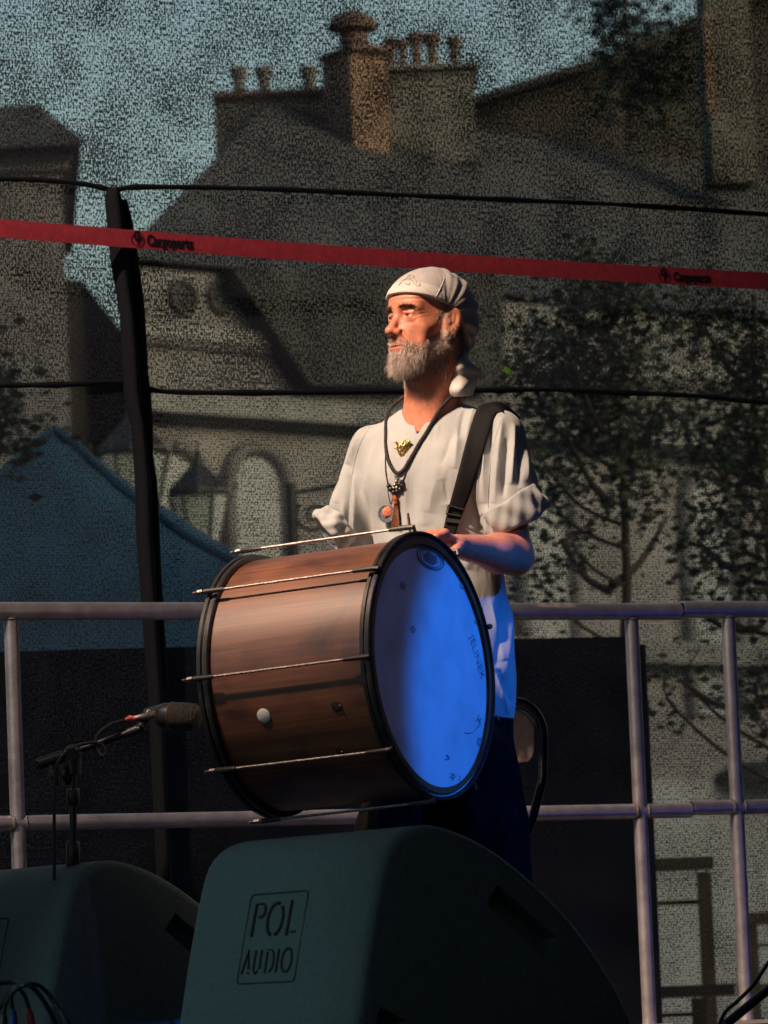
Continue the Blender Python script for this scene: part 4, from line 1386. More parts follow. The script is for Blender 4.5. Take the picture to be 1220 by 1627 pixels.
nosew = np.exp(-(((hq[:, 0] - 0.108) / 0.03) ** 2 + (ql / 0.02) ** 2 + ((hq[:, 2] + 0.03) / 0.03) ** 2)) * inhead
skin = blend(skin, nosew * 0.4, (0.52, 0.16, 0.10))
# beard field: follows the jaw, chin and upper lip
cheek_line = np.interp(hq[:, 0], [-0.03, 0.0, 0.03, 0.06, 0.085, 0.1], [0.005, -0.014, -0.050, -0.066, -0.060, -0.054])
bw = mask(cheek_line - hq[:, 2], -0.004, 0.012) * mask(hq[:, 0], -0.020, -0.006) * mask(hq[:, 2], -0.160, -0.132) * inhead
bw *= 1 - np.clip(lipw * 1.7, 0, 1)
bw *= 1 - np.exp(-(((hq[:, 0] + 0.014) / 0.022) ** 2 + ((ql - 0.078) / 0.014) ** 4 + ((hq[:, 2] + 0.01) / 0.04) ** 4))
necky = mask(-0.112 - hq[:, 2], 0, 0.03) * mask(0.035 - hq[:, 0], 0, 0.04)
bw *= 1 - necky
skin = blend(skin, bw * 0.55, (0.30, 0.19, 0.14))
hairw = mask(-hq[:, 0], 0.02, 0.035) * mask(-hq[:, 2], 0.0, 0.02) * mask(hq[:, 2], -0.10, -0.08) * inhead * (ql < 0.072)
side = np.exp(-(((hq[:, 0] - 0.012) / 0.014) ** 4 + ((hq[:, 2] - 0.01) / 0.03) ** 4)) * (ql > 0.05) * inhead
skin = blend(skin, np.clip(hairw + 0.6 * side, 0, 1) * 0.8, (0.16, 0.12, 0.09))
m_skinb = attr_mat('skin', 0.46, 0.10, 0.5, 420)
body = mk('body', (BV, BQ), m_skinb, person, 'all')
setcol(body, skin)

# eyes
m_eye = mat('eye_white', (0.42, 0.36, 0.33), 0.25, vary=0.05)  # whites toned down in the colour, as if lying in shadow
m_iris = mat('iris', (0.10, 0.09, 0.08), 0.2, vary=0.3, vscale=600)
m_pupil = mat('pupil', (0.005, 0.005, 0.005), 0.15)
for sg in (-1, 1):
    c = hw(0.0735, 0.032 * sg, 0.0)
    ey = mk('eye', ellipsoid(c, (0.0125 * HS,) * 3, None, 24, 16), m_eye, person, 'all')
    gz = (Hf * 0.97 - Hl * 0.12 + Hu * 0.02).normalized()
    mk('iris', lathe([(0, 0.0129 * HS), (0.003 * HS, 0.0128 * HS), (0.0060 * HS, 0.0116 * HS)], c, gz, 20), m_iris, ey)
    mk('pupil', lathe([(0, 0.0131 * HS), (0.0026 * HS, 0.0130 * HS)], c, gz, 14), m_pupil, ey)

# hair strands: each is a thin tapered three sided blade
def strands(name, roots, dirs, lens, rad, cols, m, parent, curl=0.25, seed=1, seg=3):
    r = np.random.default_rng(seed)
    n = len(roots)
    side = np.cross(dirs, r.normal(size=(n, 3)))
    side /= np.linalg.norm(side, axis=1, keepdims=True) + 1e-9
    up = np.cross(dirs, side)
    bend = (side * r.normal(size=(n, 1)) + up * r.normal(size=(n, 1))) * curl
    bend[:, 2] -= 0.25 * curl
    V = np.zeros((n, seg + 1, 3, 3))
    for k in range(seg + 1):
        t = k / seg
        c = roots + dirs * (lens * t)[:, None] + bend * (lens * t * t)[:, None]
        rr = rad * (1 - 0.85 * t)
        for j in range(3):
            a = 2 * PI * j / 3
            V[:, k, j] = c + (side * math.cos(a) + up * math.sin(a)) * rr[:, None]
    V = V.reshape(-1, 3)
    base = (np.arange(n) * (seg + 1) * 3)[:, None]
    fc = []
    for k in range(seg):
        for j in range(3):
            j2 = (j + 1) % 3
            fc.append(base + np.array([[k * 3 + j, k * 3 + j2, (k + 1) * 3 + j2, (k + 1) * 3 + j]]))
    Fq = np.concatenate(fc)
    o = mk(name, (V, Fq), m, parent, 'all')
    setcol(o, np.repeat(cols, (seg + 1) * 3, axis=0))
    o['kind'] = 'stuff'
    return o
m_hair = attr_mat('hair', 0.45, spec=0.35)
BN = grad(sdf_body, BV[inhead])
BI = np.where(inhead)[0]
def pick(wt, n):
    p = wt / wt.sum()
    return rng.choice(len(wt), n, p=p)
wv_ = bw[BI]
ix = pick(wv_, 9000)
R_ = BV[BI[ix]] + rng.normal(size=(len(ix), 3)) * 0.001
nn = BN[ix]
lq = hq[BI[ix]]
chinw = mask(-lq[:, 2], 0.075, 0.105) * mask(lq[:, 0], 0.03, 0.06)
must = mask(lq[:, 2], -0.068, -0.060) * mask(lq[:, 0], 0.07, 0.085)
dirs = nn * 0.28 + A_(-Hu)[None] * (0.9) + A_(Hf)[None] * (0.08 + 0.06 * chinw)[:, None]
dirs += must[:, None] * (np.sign(lq[:, 1])[:, None] * A_(Hl)[None] * 0.9 + A_(Hu)[None] * 0.25)
dirs += rng.normal(size=dirs.shape) * 0.22
dirs /= np.linalg.norm(dirs, axis=1, keepdims=True)
lens = (0.0065 + 0.017 * chinw + 0.002 * must) * rng.uniform(0.6, 1.25, len(ix))
tone = rng.uniform(0, 1, (len(ix), 1))
cols = A_((0.32, 0.22, 0.16)) * (1 - tone) + A_((0.85, 0.77, 0.70)) * tone
dark = rng.uniform(0, 1, (len(ix), 1)) < (0.08 + 0.2 * must[:, None])
cols = np.where(dark, A_((0.10, 0.055, 0.035)), cols)
strands('beard', R_, dirs, lens, np.full(len(ix), 0.00050), cols, m_hair, person, 0.3, 3)
# eyebrows
for sg in (-1, 1):
    w_ = np.exp(-(((ql[BI] - 0.031) / 0.017) ** 4 + ((hq[BI][:, 2] - (0.0205 - 0.10 * (np.abs(hq[BI][:, 1]) - 0.031) * (np.abs(hq[BI][:, 1]) > 0.031))) / 0.0036) ** 4)) * (hq[BI][:, 0] > 0.05) * (np.sign(hq[BI][:, 1]) == sg)
    ix = pick(w_, 260)
    dr_ = BN[ix] * 0.35 + A_(Hl)[None] * sg * 0.9 + A_(Hu)[None] * 0.15 + rng.normal(size=(260, 3)) * 0.15
    dr_ /= np.linalg.norm(dr_, axis=1, keepdims=True)
    tn = rng.uniform(0, 1, (260, 1))
    strands('eyebrow', BV[BI[ix]], dr_, rng.uniform(0.007, 0.011, 260), np.full(260, 0.00048), A_((0.035, 0.02, 0.014)) * (1 - tn) + A_((0.11, 0.06, 0.04)) * tn, m_hair, person, 0.15, 5 + sg)
# cropped hair at temple and nape
w_ = np.clip(hairw + side * 0.9, 0, 1)[BI]
ix = pick(w_, 2200)
dr_ = BN[ix] * 0.35 - A_(Hu)[None] * 0.8 - A_(Hf)[None] * 0.35 + rng.normal(size=(2200, 3)) * 0.15
dr_ /= np.linalg.norm(dr_, axis=1, keepdims=True)
tn = rng.uniform(0, 1, (2200, 1))
strands('short_hair', BV[BI[ix]], dr_, rng.uniform(0.005, 0.009, 2200), np.full(2200, 0.00045), A_((0.14, 0.09, 0.065)) * (1 - tn) + A_((0.60, 0.52, 0.46)) * tn, m_hair, person, 0.2, 9)
# earring
mk('earring', torus(hw(0.001, 0.082, -0.049), (Hf * 0.5 + Hl).normalized(), 0.005, 0.0011, 16, 6), m_rod, person)

# ------------------------------------------------------------------ head scarf
def cap_plane(q):
    # height of the lower edge as a function of how far forward
    return np.interp(q[:, 0], [-0.12, -0.09, -0.05, -0.02, 0.0, 0.03, 0.06, 0.10], [-0.085, -0.060, -0.010, 0.020, 0.028, 0.036, 0.044, 0.052])
def sdf_cap(P):
    q = hloc(P)
    d = s_ell(q, (-0.014, 0, 0.034), (0.108, 0.085, 0.094))
    d = smin(d, s_ell(q, (0.043, 0, 0.036), (0.058, 0.070, 0.060)), 0.03)
    d = smin(d, s_ell(q, (-0.075, 0, -0.010), (0.046, 0.070, 0.070)), 0.03)
    # folds running back to the knot
    a = np.arctan2(q[:, 2] - 0.0, -(q[:, 0] - 0.02))
    back_ = mask(-q[:, 0], -0.03, 0.05)
    d = d - 0.0022 * np.sin(a * 15 + q[:, 1] * 45) * back_ - 0.0016 * np.sin(a * 27 - q[:, 1] * 30 + 1.0) * back_
    d = d - 0.0010 * np.sin(q[:, 0] * 80 + q[:, 1] * 60)
    e = cap_plane(q) - q[:, 2]
    # front band: a slightly prouder strip along the edge
    bandw = np.exp(-((q[:, 2] - cap_plane(q) - 0.009) / 0.012) ** 4)
    d = d - 0.0016 * bandw * mask(q[:, 0], -0.02, 0.03)
    return smax(d, e, 0.003) * HS * 0.85
cl, chh = A_(HC) - 0.165, A_(HC) + 0.165
CV, CQ = polygonize(sdf_cap, cl, chh, 0.0023)
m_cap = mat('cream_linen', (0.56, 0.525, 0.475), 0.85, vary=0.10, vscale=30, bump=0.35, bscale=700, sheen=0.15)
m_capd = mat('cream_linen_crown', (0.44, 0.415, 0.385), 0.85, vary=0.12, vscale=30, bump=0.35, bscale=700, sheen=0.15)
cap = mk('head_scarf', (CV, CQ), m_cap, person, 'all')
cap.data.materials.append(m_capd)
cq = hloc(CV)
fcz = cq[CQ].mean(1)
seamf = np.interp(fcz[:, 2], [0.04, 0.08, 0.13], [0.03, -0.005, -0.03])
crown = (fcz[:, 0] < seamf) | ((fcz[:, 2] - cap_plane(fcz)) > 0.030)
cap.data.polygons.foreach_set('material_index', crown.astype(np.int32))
capbvh = BVHTree.FromPolygons([tuple(v) for v in CV], [tuple(int(i) for i in f) for f in CQ])
def cast(bvh, px, py, off=0.0):
    d = ray(px, py).normalized()
    h = bvh.ray_cast(CAM, d)
    if h[0] is None:
        return None, None
    n = h[1] if h[1].dot(d) < 0 else -h[1]
    return h[0] + n * off, n
m_emb = mat('brown_embroidery', (0.20, 0.12, 0.09), 0.8)
def zp(x, y):       # coordinates in my 190x220 px enlargement of the head
    return 590 + x / 6.42, 420 + y / 6.42
def embroider(pts, r=0.0006):
    P = []
    for x, y in pts:
        q, n = cast(capbvh, *zp(x, y), 0.0006)
        if q is not None:
            P.append(q)
    if len(P) > 1:
        mk('embroidery', tube(curve(P, 5), r, 5), m_emb, cap)
embroider([(290, 210), (320, 165), (365, 150), (410, 160), (440, 200), (480, 222), (500, 205), (480, 190)])
embroider([(330, 180), (370, 130), (400, 105), (390, 135)], 0.0005)
embroider([(375, 150), (420, 140), (455, 165), (460, 195)], 0.0005)
embroider([(410, 115), (440, 122), (425, 140)], 0.0005)
embroider([(345, 195), (380, 210), (395, 190)], 0.0008)
embroider([(275, 215), (300, 190), (315, 200)], 0.0005)
# seam ridge on the crown
embs = [(735, 105), (742, 150), (715, 220), (680, 290), (655, 335)]
P = [cast(capbvh, *zp(x, y), 0.0005)[0] for x, y in embs]
P = [p_ for p_ in P if p_ is not None]
mk('seam', tube(curve(P, 6), 0.0011, 6), m_cap, cap)
P = [cast(capbvh, *zp(x, y), 0.0005)[0] for x, y in ((520, 215), (560, 265), (610, 320), (640, 350))]
P = [p_ for p_ in P if p_ is not None]
mk('seam', tube(curve(P, 6), 0.0008, 6), m_cap, cap)
# hanging tail of the scarf
def sheet(name, rows, m, parent, thick=0.003, n=10, wav=0.003, seed=0):
    """rows: list of lists of 3D points; interpolated to a smooth sheet with thickness"""
    rows = [curve(r, n) for r in rows]
    cols = [curve([r[i] for r in rows], n) for i in range(len(rows[0]))]
    nu, nv = len(cols), len(cols[0])
    V = [cols[i][j] for i in range(nu) for j in range(nv)]
    Fc = [(i * nv + j, i * nv + j + 1, (i + 1) * nv + j + 1, (i + 1) * nv + j) for i in range(nu - 1) for j in range(nv - 1)]
    V = np.array([tuple(v) for v in V])
    o_ = wob(V, 130, wav, seed)
    V = V + A_(-_F)[None] * o_[:, None]
    ob = mk(name, (V, Fc), m, parent, 'all')
    s = ob.modifiers.new('solid', 'SOLIDIFY')
    s.thickness = thick
    s.offset = 0
    return ob
YK = HC.y + 0.075
q = lambda x, y, Y: at(*zp(x, y), Y)
sheet('scarf_tail', [[q(870, 990, YK - .09), q(920, 975, YK - .09), q(985, 985, YK - .06)],
                     [q(840, 1050, YK - .10), q(930, 1060, YK - .11), q(1110, 1085, YK - .05)],
                     [q(850, 1130, YK - .10), q(940, 1150, YK - .10), q(1108, 1120, YK - .04)],
                     [q(800, 1270, YK - .11), q(930, 1260, YK - .12), q(1065, 1220, YK - .05)],
                     [q(825, 1352, YK - .10), q(930, 1345, YK - .11), q(1025, 1342, YK - .05)]], m_cap, cap, 0.004, 6, 0.006, 4)
sheet('scarf_fold', [[q(905, 600, YK - .035), q(960, 560, YK - .03), q(1030, 540, YK + .01)],
                     [q(890, 740, YK - .03), q(950, 740, YK - .035), q(1030, 700, YK + .01)],
                     [q(870, 840, YK - .04), q(930, 870, YK - .06), q(1000, 830, YK - .02)],
                     [q(895, 985, YK - .07), q(930, 990, YK - .085), q(975, 985, YK - .05)]], m_cap, cap, 0.004, 6, 0.005, 6)
mk('knot', ellipsoid(q(915, 985, YK - 0.08), (0.012, 0.012, 0.010), None, 16, 10), m_cap, cap, 'all')

# ------------------------------------------------------------------ shirt
HEMZ = zpx(1128)
SLL, SLR = SHL.lerp(ELL, 0.60), SHR.lerp(ELR, 0.66)
def px_folds(P, folds):
    x, y = to_px(P)
    out = np.zeros(len(P))
    for x0, y0, x1, y1, w_, amp in folds:
        dx, dy = x1 - x0, y1 - y0
        t = np.clip(((x - x0) * dx + (y - y0) * dy) / (dx * dx + dy * dy), 0, 1)
        dd = np.hypot(x - x0 - t * dx, y - y0 - t * dy)
        tap = np.sin(PI * np.clip(0.06 + 0.94 * t, 0, 1)) ** 0.6
        out += amp * np.exp(-(dd / w_) ** 1.35) * tap
    return out
def sdf_shirt(P):
    q = tloc(P)
    d = torso_core(P, 0.004)
    d = smin(d, s_ell(q, (0.0, 0, HEMZ + 0.06), (0.150, 0.185, 0.28)), 0.05)
    for S, E_, sg in ((SHL, ELL, 1), (SHR, ELR, -1)):
        S, E_ = Vector(S), Vector(E_)
        m1 = S.lerp(E_, 0.42)
        sl_ = s_cone(P, A_(S), A_(m1), 0.062, 0.070)
        sl_ = smin(sl_, s_cone(P, A_(m1), A_(S.lerp(E_, 0.78)), 0.070, 0.072), 0.03)
        dirv = A_((E_ - S).normalized())
        cut = (P - A_(S.lerp(E_, 0.66 if sg > 0 else 0.70))) @ dirv
        sl_ = smax(sl_, cut, 0.004)
        d = smin(d, sl_, 0.022)
    d = smax(d, HEMZ + 0.004 * np.sin(q[:, 1] * 40) - 0.035 * mask(q[:, 1], 0.09, 0.17) - P[:, 2], 0.004)
    # neck opening with its notch
    nk = s_cone(q, (0.0, 0.004, zpx(648)), (-0.012, 0.0, zpx(560)), 0.072, 0.085)
    zb = zpx(694)
    notch = np.maximum(np.abs(q[:, 1] + 0.004 - 0.12 * (q[:, 2] - zb)) - 0.52 * (q[:, 2] - zb), zb - q[:, 2])
    notch = np.maximum(notch, -q[:, 0])
    nk = smin(nk, notch, 0.006)
    d = smax(d, -nk, 0.003)
    return d
lo = A_((at(485, 900, 12.4).x, 12.05, HEMZ - 0.06))
hi = A_((at(880, 900, 12.2).x, 12.66, zpx(630)))
SV, SQ = polygonize(sdf_shirt, lo, hi, 0.0026)
SN = grad(sdf_shirt, SV)
FOLDS = [(768, 672, 772, 800, 6, .010), (779, 690, 776, 810, 4, -.008), (797, 668, 786, 800, 6, .010), (806, 700, 799, 790, 4, -.010), (816, 678, 812, 770, 5, .011), (825, 700, 824, 775, 4, -.008), (836, 715, 838, 765, 5, .006),
         (757, 740, 765, 830, 6, .009), (750, 790, 766, 850, 5, -.009), (741, 735, 734, 800, 6, .006), (748, 870, 742, 905, 10, .004),
         (703, 760, 712, 800, 9, -.006), (690, 765, 682, 815, 10, .004), (668, 785, 676, 836, 10, .003), (728, 680, 722, 745, 6, .006), (720, 690, 700, 740, 6, -.004), (738, 650, 728, 700, 5, -.004), (752, 646, 740, 700, 5, .004),
         (560, 688, 540, 740, 6, -.009), (572, 684, 552, 738, 6, .008), (600, 664, 566, 690, 6, -.005), (548, 745, 536, 800, 5, .005), (540, 720, 528, 800, 4, -.005), (556, 760, 551, 860, 5, -.010), (563, 760, 562, 865, 6, .008), (546, 800, 548, 850, 5, .007), (533, 780, 534, 820, 4, .006),
         (622, 690, 618, 800, 8, .002), (645, 700, 644, 840, 5, .0022), (606, 720, 598, 840, 12, .003), (585, 760, 586, 850, 10, -.003), (655, 760, 660, 830, 8, -.003),
         (802, 930, 790, 1060, 6, -.008), (812, 940, 803, 1080, 6, .008), (780, 960, 800, 1050, 7, .006), (795, 1070, 815, 1120, 5, -.006), (790, 1075, 808, 1135, 4, .006), (820, 1010, 824, 1120, 5, -.004)]
front = mask(-(SN @ A_(_F)), -0.1, 0.25)
dsp = px_folds(SV, FOLDS) * front * 1.35
dsp += wob(SV * [1, 1, 0.45], 55, 0.0022, 11) + wob(SV * [1, 1, 0.5], 120, 0.0010, 12)
rdg = np.abs(wob(SV * [1, 1, 0.35], 34, 1.0, 31)) ; dsp += 0.0045 * (np.minimum(rdg, 0.5) - 0.25) * mask(1.53 - SV[:, 2], 0, 0.1)
rdg = np.abs(wob(SV * [0.8, 0.8, 0.6], 75, 1.0, 33)) ; dsp += 0.0022 * (np.minimum(rdg, 0.5) - 0.25)
keep = mask(np.abs(sdf_body(SV)), 0.002, 0.010)
SV2 = SV + SN * np.maximum(dsp, -0.009)[:, None]
def cloth_mat(name, col):
    m, nt, b = _new(name)
    tc = N(nt, 'ShaderNodeTexCoord')
    n1 = N(nt, 'ShaderNodeTexNoise')
    n1.inputs['Scale'].default_value = 14
    n1.inputs['Detail'].default_value = 8
    nt.links.new(tc.outputs['Object'], n1.inputs['Vector'])
    r = ramp(nt, [(0.3, tuple(c * 0.9 for c in col)), (0.7, tuple(min(1, c * 1.06) for c in col))])
    nt.links.new(n1.outputs[0], r.inputs[0])
    nt.links.new(r.outputs[0], b.inputs['Base Color'])
    b.inputs['Roughness'].default_value = 0.9
    b.inputs['Specular IOR Level'].default_value = 0.2
    b.inputs['Sheen Weight'].default_value = 0.15
    mp = N(nt, 'ShaderNodeMapping')
    mp.inputs['Scale'].default_value = (500, 500, 60)
    nt.links.new(tc.outputs['Object'], mp.inputs[0])
    n2 = N(nt, 'ShaderNodeTexNoise')
    n2.inputs['Scale'].default_value = 1.0
    n2.inputs['Detail'].default_value = 3
    nt.links.new(mp.outputs[0], n2.inputs['Vector'])
    bp = N(nt, 'ShaderNodeBump')
    bp.inputs['Strength'].default_value = 0.25
    bp.inputs['Distance'].default_value = 0.001
    nt.links.new(n2.outputs[0], bp.inputs['Height'])
    m3 = N(nt, 'ShaderNodeMapping')
    m3.inputs['Scale'].default_value = (1.0, 1.0, 0.4)
    nt.links.new(tc.outputs['Object'], m3.inputs[0])
    n3 = N(nt, 'ShaderNodeTexNoise')
    n3.inputs['Scale'].default_value = 34
    n3.inputs['Detail'].default_value = 5
    n3.inputs['Distortion'].default_value = 0.8
    n3.noise_type = 'RIDGED_MULTIFRACTAL'
    nt.links.new(m3.outputs[0], n3.inputs['Vector'])
    b3 = N(nt, 'ShaderNodeBump')
    b3.inputs['Strength'].default_value = 0.5
    b3.inputs['Distance'].default_value = 0.004
    nt.links.new(n3.outputs[0], b3.inputs['Height'])
    nt.links.new(bp.outputs[0], b3.inputs['Normal'])
    nt.links.new(b3.outputs[0], b.inputs['Normal'])
    return m
m_shirt = cloth_mat('cream_shirt', (0.365, 0.385, 0.375))
shirt = mk('shirt', (SV2, SQ), m_shirt, person, 'all')
shirtbvh = BVHTree.FromPolygons([tuple(v) for v in SV2], [tuple(int(i) for i in f) for f in SQ])
# rolled cuffs
def cuff(c, axis, major, ra, rb, h, seed, lean=0.0):
    """ring of rolled cloth round the arm; ra along major, rb across"""
    axis = Vector(axis).normalized()
    X = (Vector(major) - axis * Vector(major).dot(axis)).normalized()
    Y = axis.cross(X)
    nu, nv = 72, 26
    V = []
    r = np.random.default_rng(seed)
    ph = r.uniform(0, 6.28, 6)
    for i in range(nu):
        a = 2 * PI * i / nu
        rad = 1 + 0.05 * math.sin(2 * a + ph[0]) + 0.035 * math.sin(5 * a + ph[1]) + 0.02 * math.sin(9 * a + ph[2])
        hh = h * (1 + 0.12 * math.sin(a + ph[3]) + 0.07 * math.sin(4 * a + ph[4]))
        for j in range(nv):
            b_ = 2 * PI * j / nv
            tt_ = math.cos(b_) * 0.5                        # along the axis
            th = math.copysign(abs(math.sin(b_)) ** 0.7, math.sin(b_))
            wr_ = 0.0035 * math.sin(7 * a + 5 * tt_ + ph[5]) + 0.0025 * math.sin(13 * a - 8 * tt_ + ph[1])
            rr_ = rad + (0.010 + 0.006 * tt_ + wr_) * (th if th > 0 else 0.6 * th) / ra + 0.06 * tt_
            V.append(Vector(c) + axis * (tt_ * hh + lean * math.cos(a)) + X * (math.cos(a) * ra * rr_) + Y * (math.sin(a) * rb * rr_))
    Fc = [(i * nv + j, ((i + 1) % nu) * nv + j, ((i + 1) % nu) * nv + (j + 1) % nv, i * nv + (j + 1) % nv) for i in range(nu) for j in range(nv)]
    return mk('cuff', (V, Fc), m_shirt, shirt, 'all')
cuff(at(815, 810, 12.235), cam_vec(0.48, -0.86, 0.12), cam_vec(0.85, 0.5, 0), 0.070, 0.066, 0.068, 2)
cuff(at(532, 838, 12.415), cam_vec(-0.75, -0.60, -0.1), cam_vec(0.55, -0.8, 0), 0.050, 0.060, 0.056, 5)

# ------------------------------------------------------------------ trousers and shoes
FTL, FTR = Vector((tw_(0.05, 0.15, 0).x, tw_(0.05, 0.15, 0).y, 0)), Vector((tw_(0.06, -0.15, 0).x, tw_(0.06, -0.15, 0).y, 0))
def sdf_trousers(P):
    q = tloc(P)
    d = s_ell(q, (-0.005, 0, 0.80), (0.118, 0.150, 0.17))
    for sg, ft in ((1, FTL), (-1, FTR)):
        hp2 = tw_(0, 0.075 * sg, 0.80)
        kn = Vector(hp2).lerp(ft, 0.5) + Tf * 0.03
        kn.z = 0.50
        an = Vector((ft.x, ft.y, 0.10))
        d = smin(d, s_cone(P, A_(hp2), A_(kn), 0.090, 0.098), 0.03)
        d = smin(d, s_cone(P, A_(kn), A_(an), 0.098, 0.088), 0.03)
    return smax(d, 0.07 - P[:, 2], 0.006)
TV, TQ = polygonize(sdf_trousers, A_(tw_(0, 0, 0)) - [0.36, 0.33, -0.03], A_(tw_(0, 0, 1.12)) + [0.36, 0.33, 0.02], 0.006)
TN = grad(sdf_trousers, TV)
TV = TV + TN * (wob(TV * [1, 1, 0.12], 60, 0.012, 21) + wob(TV * [1, 1, 0.3], 110, 0.004, 22))[:, None]
m_trou = mat('dark_trousers', (0.004, 0.004, 0.0045), 0.95, vary=0.3, vscale=20, spec=0.03)
mk('trousers', (TV, TQ), m_trou, person, 'all')
m_shoe = mat('dark_shoe', (0.02, 0.015, 0.012), 0.5)
for ft in (FTL, FTR):
    c = ft + Tf * 0.05
    sh_ = [ellipsoid(c + UP * 0.042, (0.145, 0.05, 0.040), (Tf, Tl, UP), 20, 12), ellipsoid(ft + UP * 0.075, (0.06, 0.045, 0.06), (Tf, Tl, UP), 16, 10), prism([c + Tf * (0.14 * math.cos(a)) + Tl * (0.05 * math.sin(a)) + UP * 0.001 for a in [2 * PI * k / 20 for k in range(20)]], UP * 0.02)]
    mk('shoe', join(*sh_), m_shoe, person)
# ------------------------------------------------------------------ things worn over the shirt
def lay(pts, off, bvh=None, up=None):
    out = []
    for x, y in pts:
        q, n = cast(bvh or shirtbvh, x, y, off)
        out.append((q, n))
    # fill misses with the depth of the nearest hit
    hits = [i for i, (q, n) in enumerate(out) if q is not None]
    res = []
    for i, (x, y) in enumerate(pts):
        if out[i][0] is None:
            k = min(hits, key=lambda h: abs(h - i))
            res.append((at(x, y, out[k][0].y), out[k][1]))
        else:
            res.append(out[i])
    return res
m_web = mat('black_webbing', (0.005, 0.005, 0.0055), 0.8, vary=0.3, vscale=60, bump=0.5, bscale=420, spec=0.25)
m_wedge = mat('webbing_edge', (0.02, 0.018, 0.018), 0.7)
ds = thing('drum_strap', 'wide black webbing strap with a buckle over his shoulder', 'strap', DC + UP * DR)
# left and right edges of the strap in the photo, top to bottom
SL = [(822, 662), (795, 640), (766, 641), (755, 650), (747, 672), (737, 705), (728, 740), (719, 775), (709, 810), (702, 840), (699, 862)]
SR = [(822, 690), (812, 668), (801, 655), (789, 662), (780, 688), (770, 722), (759, 757), (748, 790), (738, 815), (728, 842), (722, 866)]
V, Fc = [], []
nk = 6
SL = [(x + 2.5, y) for x, y in SL]
SR = [(x - 2.5, y) for x, y in SR]
dl, drr = curve([Vector((x, y, 0)) for x, y in SL], 5), curve([Vector((x, y, 0)) for x, y in SR], 5)
cen = []
for a, b_ in zip(dl, drr):
    m_ = (a + b_) / 2
    cen.append((m_.x, m_.y))
L = lay(cen, 0.0)
yy = [p_[0].y for p_ in L]
ysm = [sum(yy[max(0, i - 4):i + 5]) / len(yy[max(0, i - 4):i + 5]) for i in range(len(yy))]
nrow = []
for i, (a, b_) in enumerate(zip(dl, drr)):
    row = []
    for k in range(nk + 1):
        m_ = a.lerp(b_, k / nk)
        q_, n_ = cast(shirtbvh, m_.x, m_.y, 0.0)
        yd = ysm[i] if q_ is None else min(q_.y, ysm[i] + 0.01)
        row.append(yd)
    row = [sum(row[max(0, k - 2):k + 3]) / len(row[max(0, k - 2):k + 3]) for k in range(nk + 1)]
    nrow.append(row)
for i, (a, b_) in enumerate(zip(dl, drr)):
    for k in range(nk + 1):
        m_ = a.lerp(b_, k / nk)
        avg = sum(nrow[j][k] for j in range(max(0, i - 3), min(len(nrow), i + 4))) / (min(len(nrow), i + 4) - max(0, i - 3))
        V.append(at(m_.x, m_.y, min(avg, nrow[i][k]) - 0.007 + 0.10 * max(0, 1 - i / 8) ** 1.3))
for i in range(len(dl) - 1):
    for k in range(nk):
        q_ = i * (nk + 1) + k
        Fc.append((q_, q_ + nk + 1, q_ + nk + 2, q_ + 1))
wb = mk('webbing', (V, Fc), m_web, ds, 'all')
s_ = wb.modifiers.new('solid', 'SOLIDIFY')
s_.thickness = 0.0035
s_.offset = 0
strapV = V
def strap_pt(t, u, off):
    i = min(len(dl) - 2, int(t * (len(dl) - 1)))
    a = V_s[i][0].lerp(V_s[i][1], u)
    return a - _F * off
V_s = [(strapV[i * (nk + 1)], strapV[i * (nk + 1) + nk]) for i in range(len(dl))]
m_bk = mat('dull_buckle', (0.10, 0.09, 0.085), 0.4, metal=0.8)
def edge_at(py):
    i = min(range(len(dl)), key=lambda k: abs((dl[k].y + drr[k].y) / 2 - py))
    return V_s[i]
a, b_ = edge_at(806)
a2, b2 = edge_at(816)
o_ = -_F * 0.006
mk('buckle', tube([a + o_ - (b_ - a) * 0.06, b_ + o_ + (b_ - a) * 0.06, b2 + o_ + (b2 - a2) * 0.06, a2 + o_ - (b2 - a2) * 0.06, a + o_ - (b_ - a) * 0.06], 0.0022, 6), m_bk, ds)
a, b_ = edge_at(822)
a2, b2 = edge_at(832)
sh_ = prism([a - _F * 0.004, b_ - _F * 0.004, b2 - _F * 0.004, a2 - _F * 0.004], -_F * 0.004)
mk('keeper_loop', sh_, m_wedge, ds, smooth=False)

# stitched seams of the shirt
def shirt_seam(pts, r=0.0009):
    c2 = curve([Vector((x, y, 0)) for x, y in pts], 8)
    P = [cast(shirtbvh, p_.x, p_.y, 0.0004)[0] for p_ in c2]
    P = [p_ for p_ in P if p_ is not None]
    P = [p_ for i, p_ in enumerate(P) if i == 0 or (p_ - P[i - 1]).length < 0.03]
    if len(P) > 2:
        mk('seam', tube(P, r, 5), m_shirt, shirt)
shirt_seam([(796, 668), (786, 700), (779, 740), (775, 790), (778, 830)])
shirt_seam([(592, 672), (572, 705), (560, 750), (557, 800), (558, 850)])
